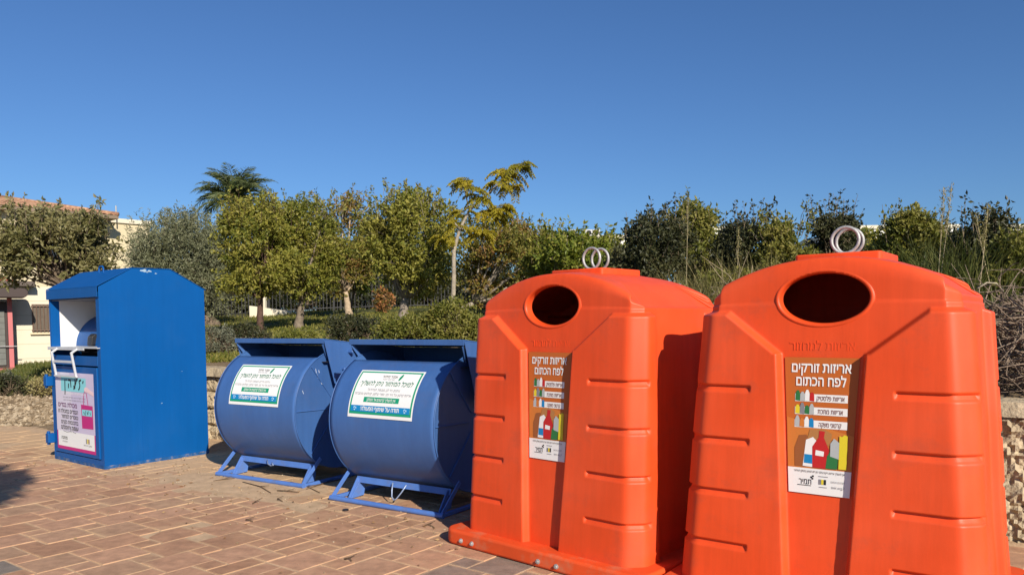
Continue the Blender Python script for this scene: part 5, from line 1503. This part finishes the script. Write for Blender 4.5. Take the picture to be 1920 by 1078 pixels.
def low_house():
    Y = 20.0
    A = P(28, 690, Y); B = P(130, 690, Y + 0.7); o = np.array([A[0], A[1], tzs(A[0], A[1]) - 0.15])
    th = math.atan2(B[1] - A[1], B[0] - A[0])
    t = tag(empty('low_house', tuple(o), th), 'low cream house with a barred window and red roof at the left edge', 'house')
    q = F / Y; s = 1 / q                                            # metres per photo pixel here
    H_ = (690 - 538) * s + 0.15
    m = MB(); m.box((-3.5, 0.0, 0), (4.0, 4.5, H_)); m.build('wall', CREAM2, t)
    # stone courses drawn as real grooves
    m = MB()
    for k in range(1, 6): m.box((-3.5, -0.004, H_ * k / 6), (4.0, 0.0, H_ * k / 6 + 0.012)); 
    m.build('course_line', mat('course_joint', (0.50, 0.44, 0.32), 0.9), t)
    m = MB(); m.box((-3.7, -0.42, H_), (0.50, 4.7, H_ + 0.12)); m.build('eave', mat('brown_eave', (0.10, 0.075, 0.06), 0.7), t)
    m = MB(); m.hexa([(-3.7, -0.40, H_ + 0.125), (0.05, -0.40, H_ + 0.125), (0.05, 4.6, H_ + 0.125), (-3.7, 4.6, H_ + 0.125), (-3.7, 1.4, H_ + 0.78), (-1.2, 1.4, H_ + 0.78), (-1.2, 2.4, H_ + 0.78), (-3.7, 2.4, H_ + 0.78)]); m.build('roof', REDTILE, t)
    # barred window
    wx0, wx1 = 0.42, 0.95; z0, z1 = (690 - 624) * s + 0.15, (690 - 571) * s + 0.15
    m = MB(); m.box((wx0, -0.012, z0), (wx1, -0.002, z1)); w_ = m.build('window', mat('curtained_glass', (0.12, 0.095, 0.07), 0.3, var=0.3, vscale=3), t)
    m = MB()
    for x in np.linspace(wx0 + 0.02, wx1 - 0.02, 7): m.tube([(x, -0.06, z0 - 0.02), (x, -0.06, z1)], 0.010, 6)
    for z in (z0 + 0.05, z1 - 0.05): m.bar((wx0 - 0.02, -0.06, z), (wx1 + 0.02, -0.06, z), 0.02, 0.02)
    m.build('bars', mat('brown_bars', (0.16, 0.10, 0.07), 0.6), w_)
    m = MB(); m.box((wx1 - 0.11, -0.03, z0), (wx1 - 0.05, -0.013, z1)); m.build('curtain', WHITE_P, w_)
    m = MB(); m.box((wx0 - 0.05, -0.08, z0 - 0.06), (wx1 + 0.05, -0.003, z0 - 0.015)); m.build('sill', CREAM, w_)
    # bus-stop like shelter in front
    x1 = -0.05; hz = (690 - 553) * s + 0.15
    sh = tag(empty('shelter', (o[0], o[1], o[2]), th), 'dark shelter with rounded canopy edge and grey tiled panel on a pink base', 'shelter')
    DK = mat('dark_brown_metal', (0.035, 0.018, 0.014), 0.55); PK = mat('pink_plinth', (0.50, 0.15, 0.15), 0.8); GT = mat('grey_tile_panel', (0.13, 0.135, 0.12), 0.6, var=0.15, vscale=8)
    m = MB(); pf = [(-0.12, -0.001), (0.12, -0.001)]
    pts = [(-3.4, -0.115), (0.18, -0.115)] + [(0.18 + 0.115 * math.cos(a), 0.115 * math.sin(a)) for a in np.linspace(-1.45, 1.45, 9)] + [(0.18, 0.115), (-3.4, 0.115)]
    m.prism(pts, lambda a, b, d: (a, d, hz + b), -1.30, -0.43); m.build('canopy', DK, sh, smooth=True, bevel=0.01)
    m = MB(); m.box((-3.4, -0.60, 0.18), (-0.14, -0.50, hz - 0.20)); m.build('back_board', DK, sh)
    pz0, pz1 = (690 - 686) * s + 0.2, (690 - 584) * s + 0.15
    m = MB(); m.box((-3.3, -0.640, pz0), (-0.20, -0.603, pz1)); pn = m.build('panel', GT, sh)
    m = MB()
    for k in range(1, 9): z = pz0 + (pz1 - pz0) * k / 9; m.box((-3.3, -0.6435, z), (-0.20, -0.6405, z + 0.008))
    for k in range(1, 8): x = -3.3 + 3.1 * k / 8; m.box((x, -0.6433, pz0), (x + 0.008, -0.6407, pz1))
    m.build('tile_joints', mat('tile_joint', (0.06, 0.06, 0.055), 0.8), pn)
    m = MB(); m.box((-3.4, -0.72, 0.0), (-0.02, -0.30, 0.175)); m.build('plinth', PK, sh)
    m = MB(); m.box((-0.13, -0.62, 0.178), (-0.03, -0.42, hz - 0.12)); m.build('post', PK, sh)
    m = MB(); m.tube([(-3.4, -0.70, 0.72), (0.05, -0.70, 0.72)], 0.012, 6); m.build('rail', STEEL, sh)


low_house()


def white_block(name, label, px0, px1, top, Y, D, base=0.0):
    a = P(px0, top, Y); b = P(px1, top, Y); o = ((a[0] + b[0]) / 2, Y, base); hw = (b[0] - a[0]) / 2; z = a[2] - base
    t = tag(empty(name, o), label, 'building'); m = MB(); m.box((-hw, 0, 0), (hw, D, z - 0.2)); m.build('wall', WALLW, t)
    m = MB(); m.box((-hw - 0.1, -0.1, z - 0.2), (hw + 0.1, D + 0.1, z)); m.build('parapet', CREAM2, t, bevel=0.02)
    return t, hw, z


t, hw, z = white_block('white_building', 'white flat-roofed building behind the bushes right of the nearest orange bin rings', 1610, 1795, 423, 42, 8)
for k in range(4):
    x = -hw + 0.8 + k * (2 * hw - 1.6) / 3; m = MB(); m.box((x - 0.4, -0.03, z - 2.4), (x + 0.4, -0.002, z - 1.0)); w_ = m.build('window', mat('dark_glass', (0.04, 0.045, 0.05), 0.15), t)
    m = MB(); m.box((x - 0.46, -0.08, z - 2.47), (x + 0.46, -0.032, z - 2.41)); m.build('sill', CREAM2, w_)
t, hw, z = white_block('white_building', 'white building at the right edge with a thin roof pole', 1888, 2050, 421, 38, 8)
m = MB(); m.tube([(-hw + 0.05, 0.3, z), (-hw + 0.05, 0.3, z + 0.30)], 0.05, 8); m.build('pole', WALLW, t)
m = MB(); m.box((-hw + 1.0, -0.03, z - 2.4), (-hw + 2.0, -0.002, z - 1.0)); m.build('window', mat('dark_glass', (0.04, 0.045, 0.05), 0.15), t)
t, hw, z = white_block('cream_building', 'far cream roof with air conditioners above the yellow-green bush', 1050, 1175, 442, 46, 7)
for x in (-1.2, -0.2, 0.25): 
    m = MB(); m.box((x - 0.22, 0.6, z), (x + 0.22, 1.2, z + 0.42)); ac = m.build('air_conditioner', STEEL, t, bevel=0.02)
    m = MB(); m.tube([(x, 0.59, z + 0.21), (x, 0.598, z + 0.21)], 0.15, 14); m.build('fan_grille', DARK, ac)
t, hw, z = white_block('cream_building', 'pale roof strip glimpsed between the dark bushes of the thicket', 1330, 1372, 426, 44, 6)

# an unseen tree added for its shadow, behind and left of the viewer: its crown's shadow reaches in from the left edge
def shade_tree():
    rs = np.random.RandomState(77)
    k_ = 8.2; c = np.array([-5.18 + math.sin(SUN_AZ) * k_, 7.02 - math.cos(SUN_AZ) * k_, k_ * math.tan(SUN_EL)])
    t = tag(empty('added_shadow_tree', (c[0] - 0.15, c[1], 0)), 'small dense unseen tree added to cast a crown shadow on the paving', 'tree')
    o = c - np.array([c[0] - 0.15, c[1], 0])
    m = MB(); m.tube([np.array([0, 0, -0.1]), np.array([0.03, 0, 1.8]), o], [0.09, 0.07, 0.04], 10); m.build('trunk', bark((0.2, 0.16, 0.12)), t, smooth='all')
    p, d, k, bc = crown_points(rs, o, (0.78, 0.85, 0.42), 18, 2200, 0.5)
    p = np.repeat(p, 7, 0) + 0.05 * rs.randn(len(p) * 7, 3); d = unit(np.repeat(d, 7, 0) + 0.9 * rs.randn(len(p), 3))
    link('crown', leaf_mesh(rs, p, d, 0.09 + 0.04 * rs.rand(len(p)), 0.55), L_MID, t)


shade_tree()
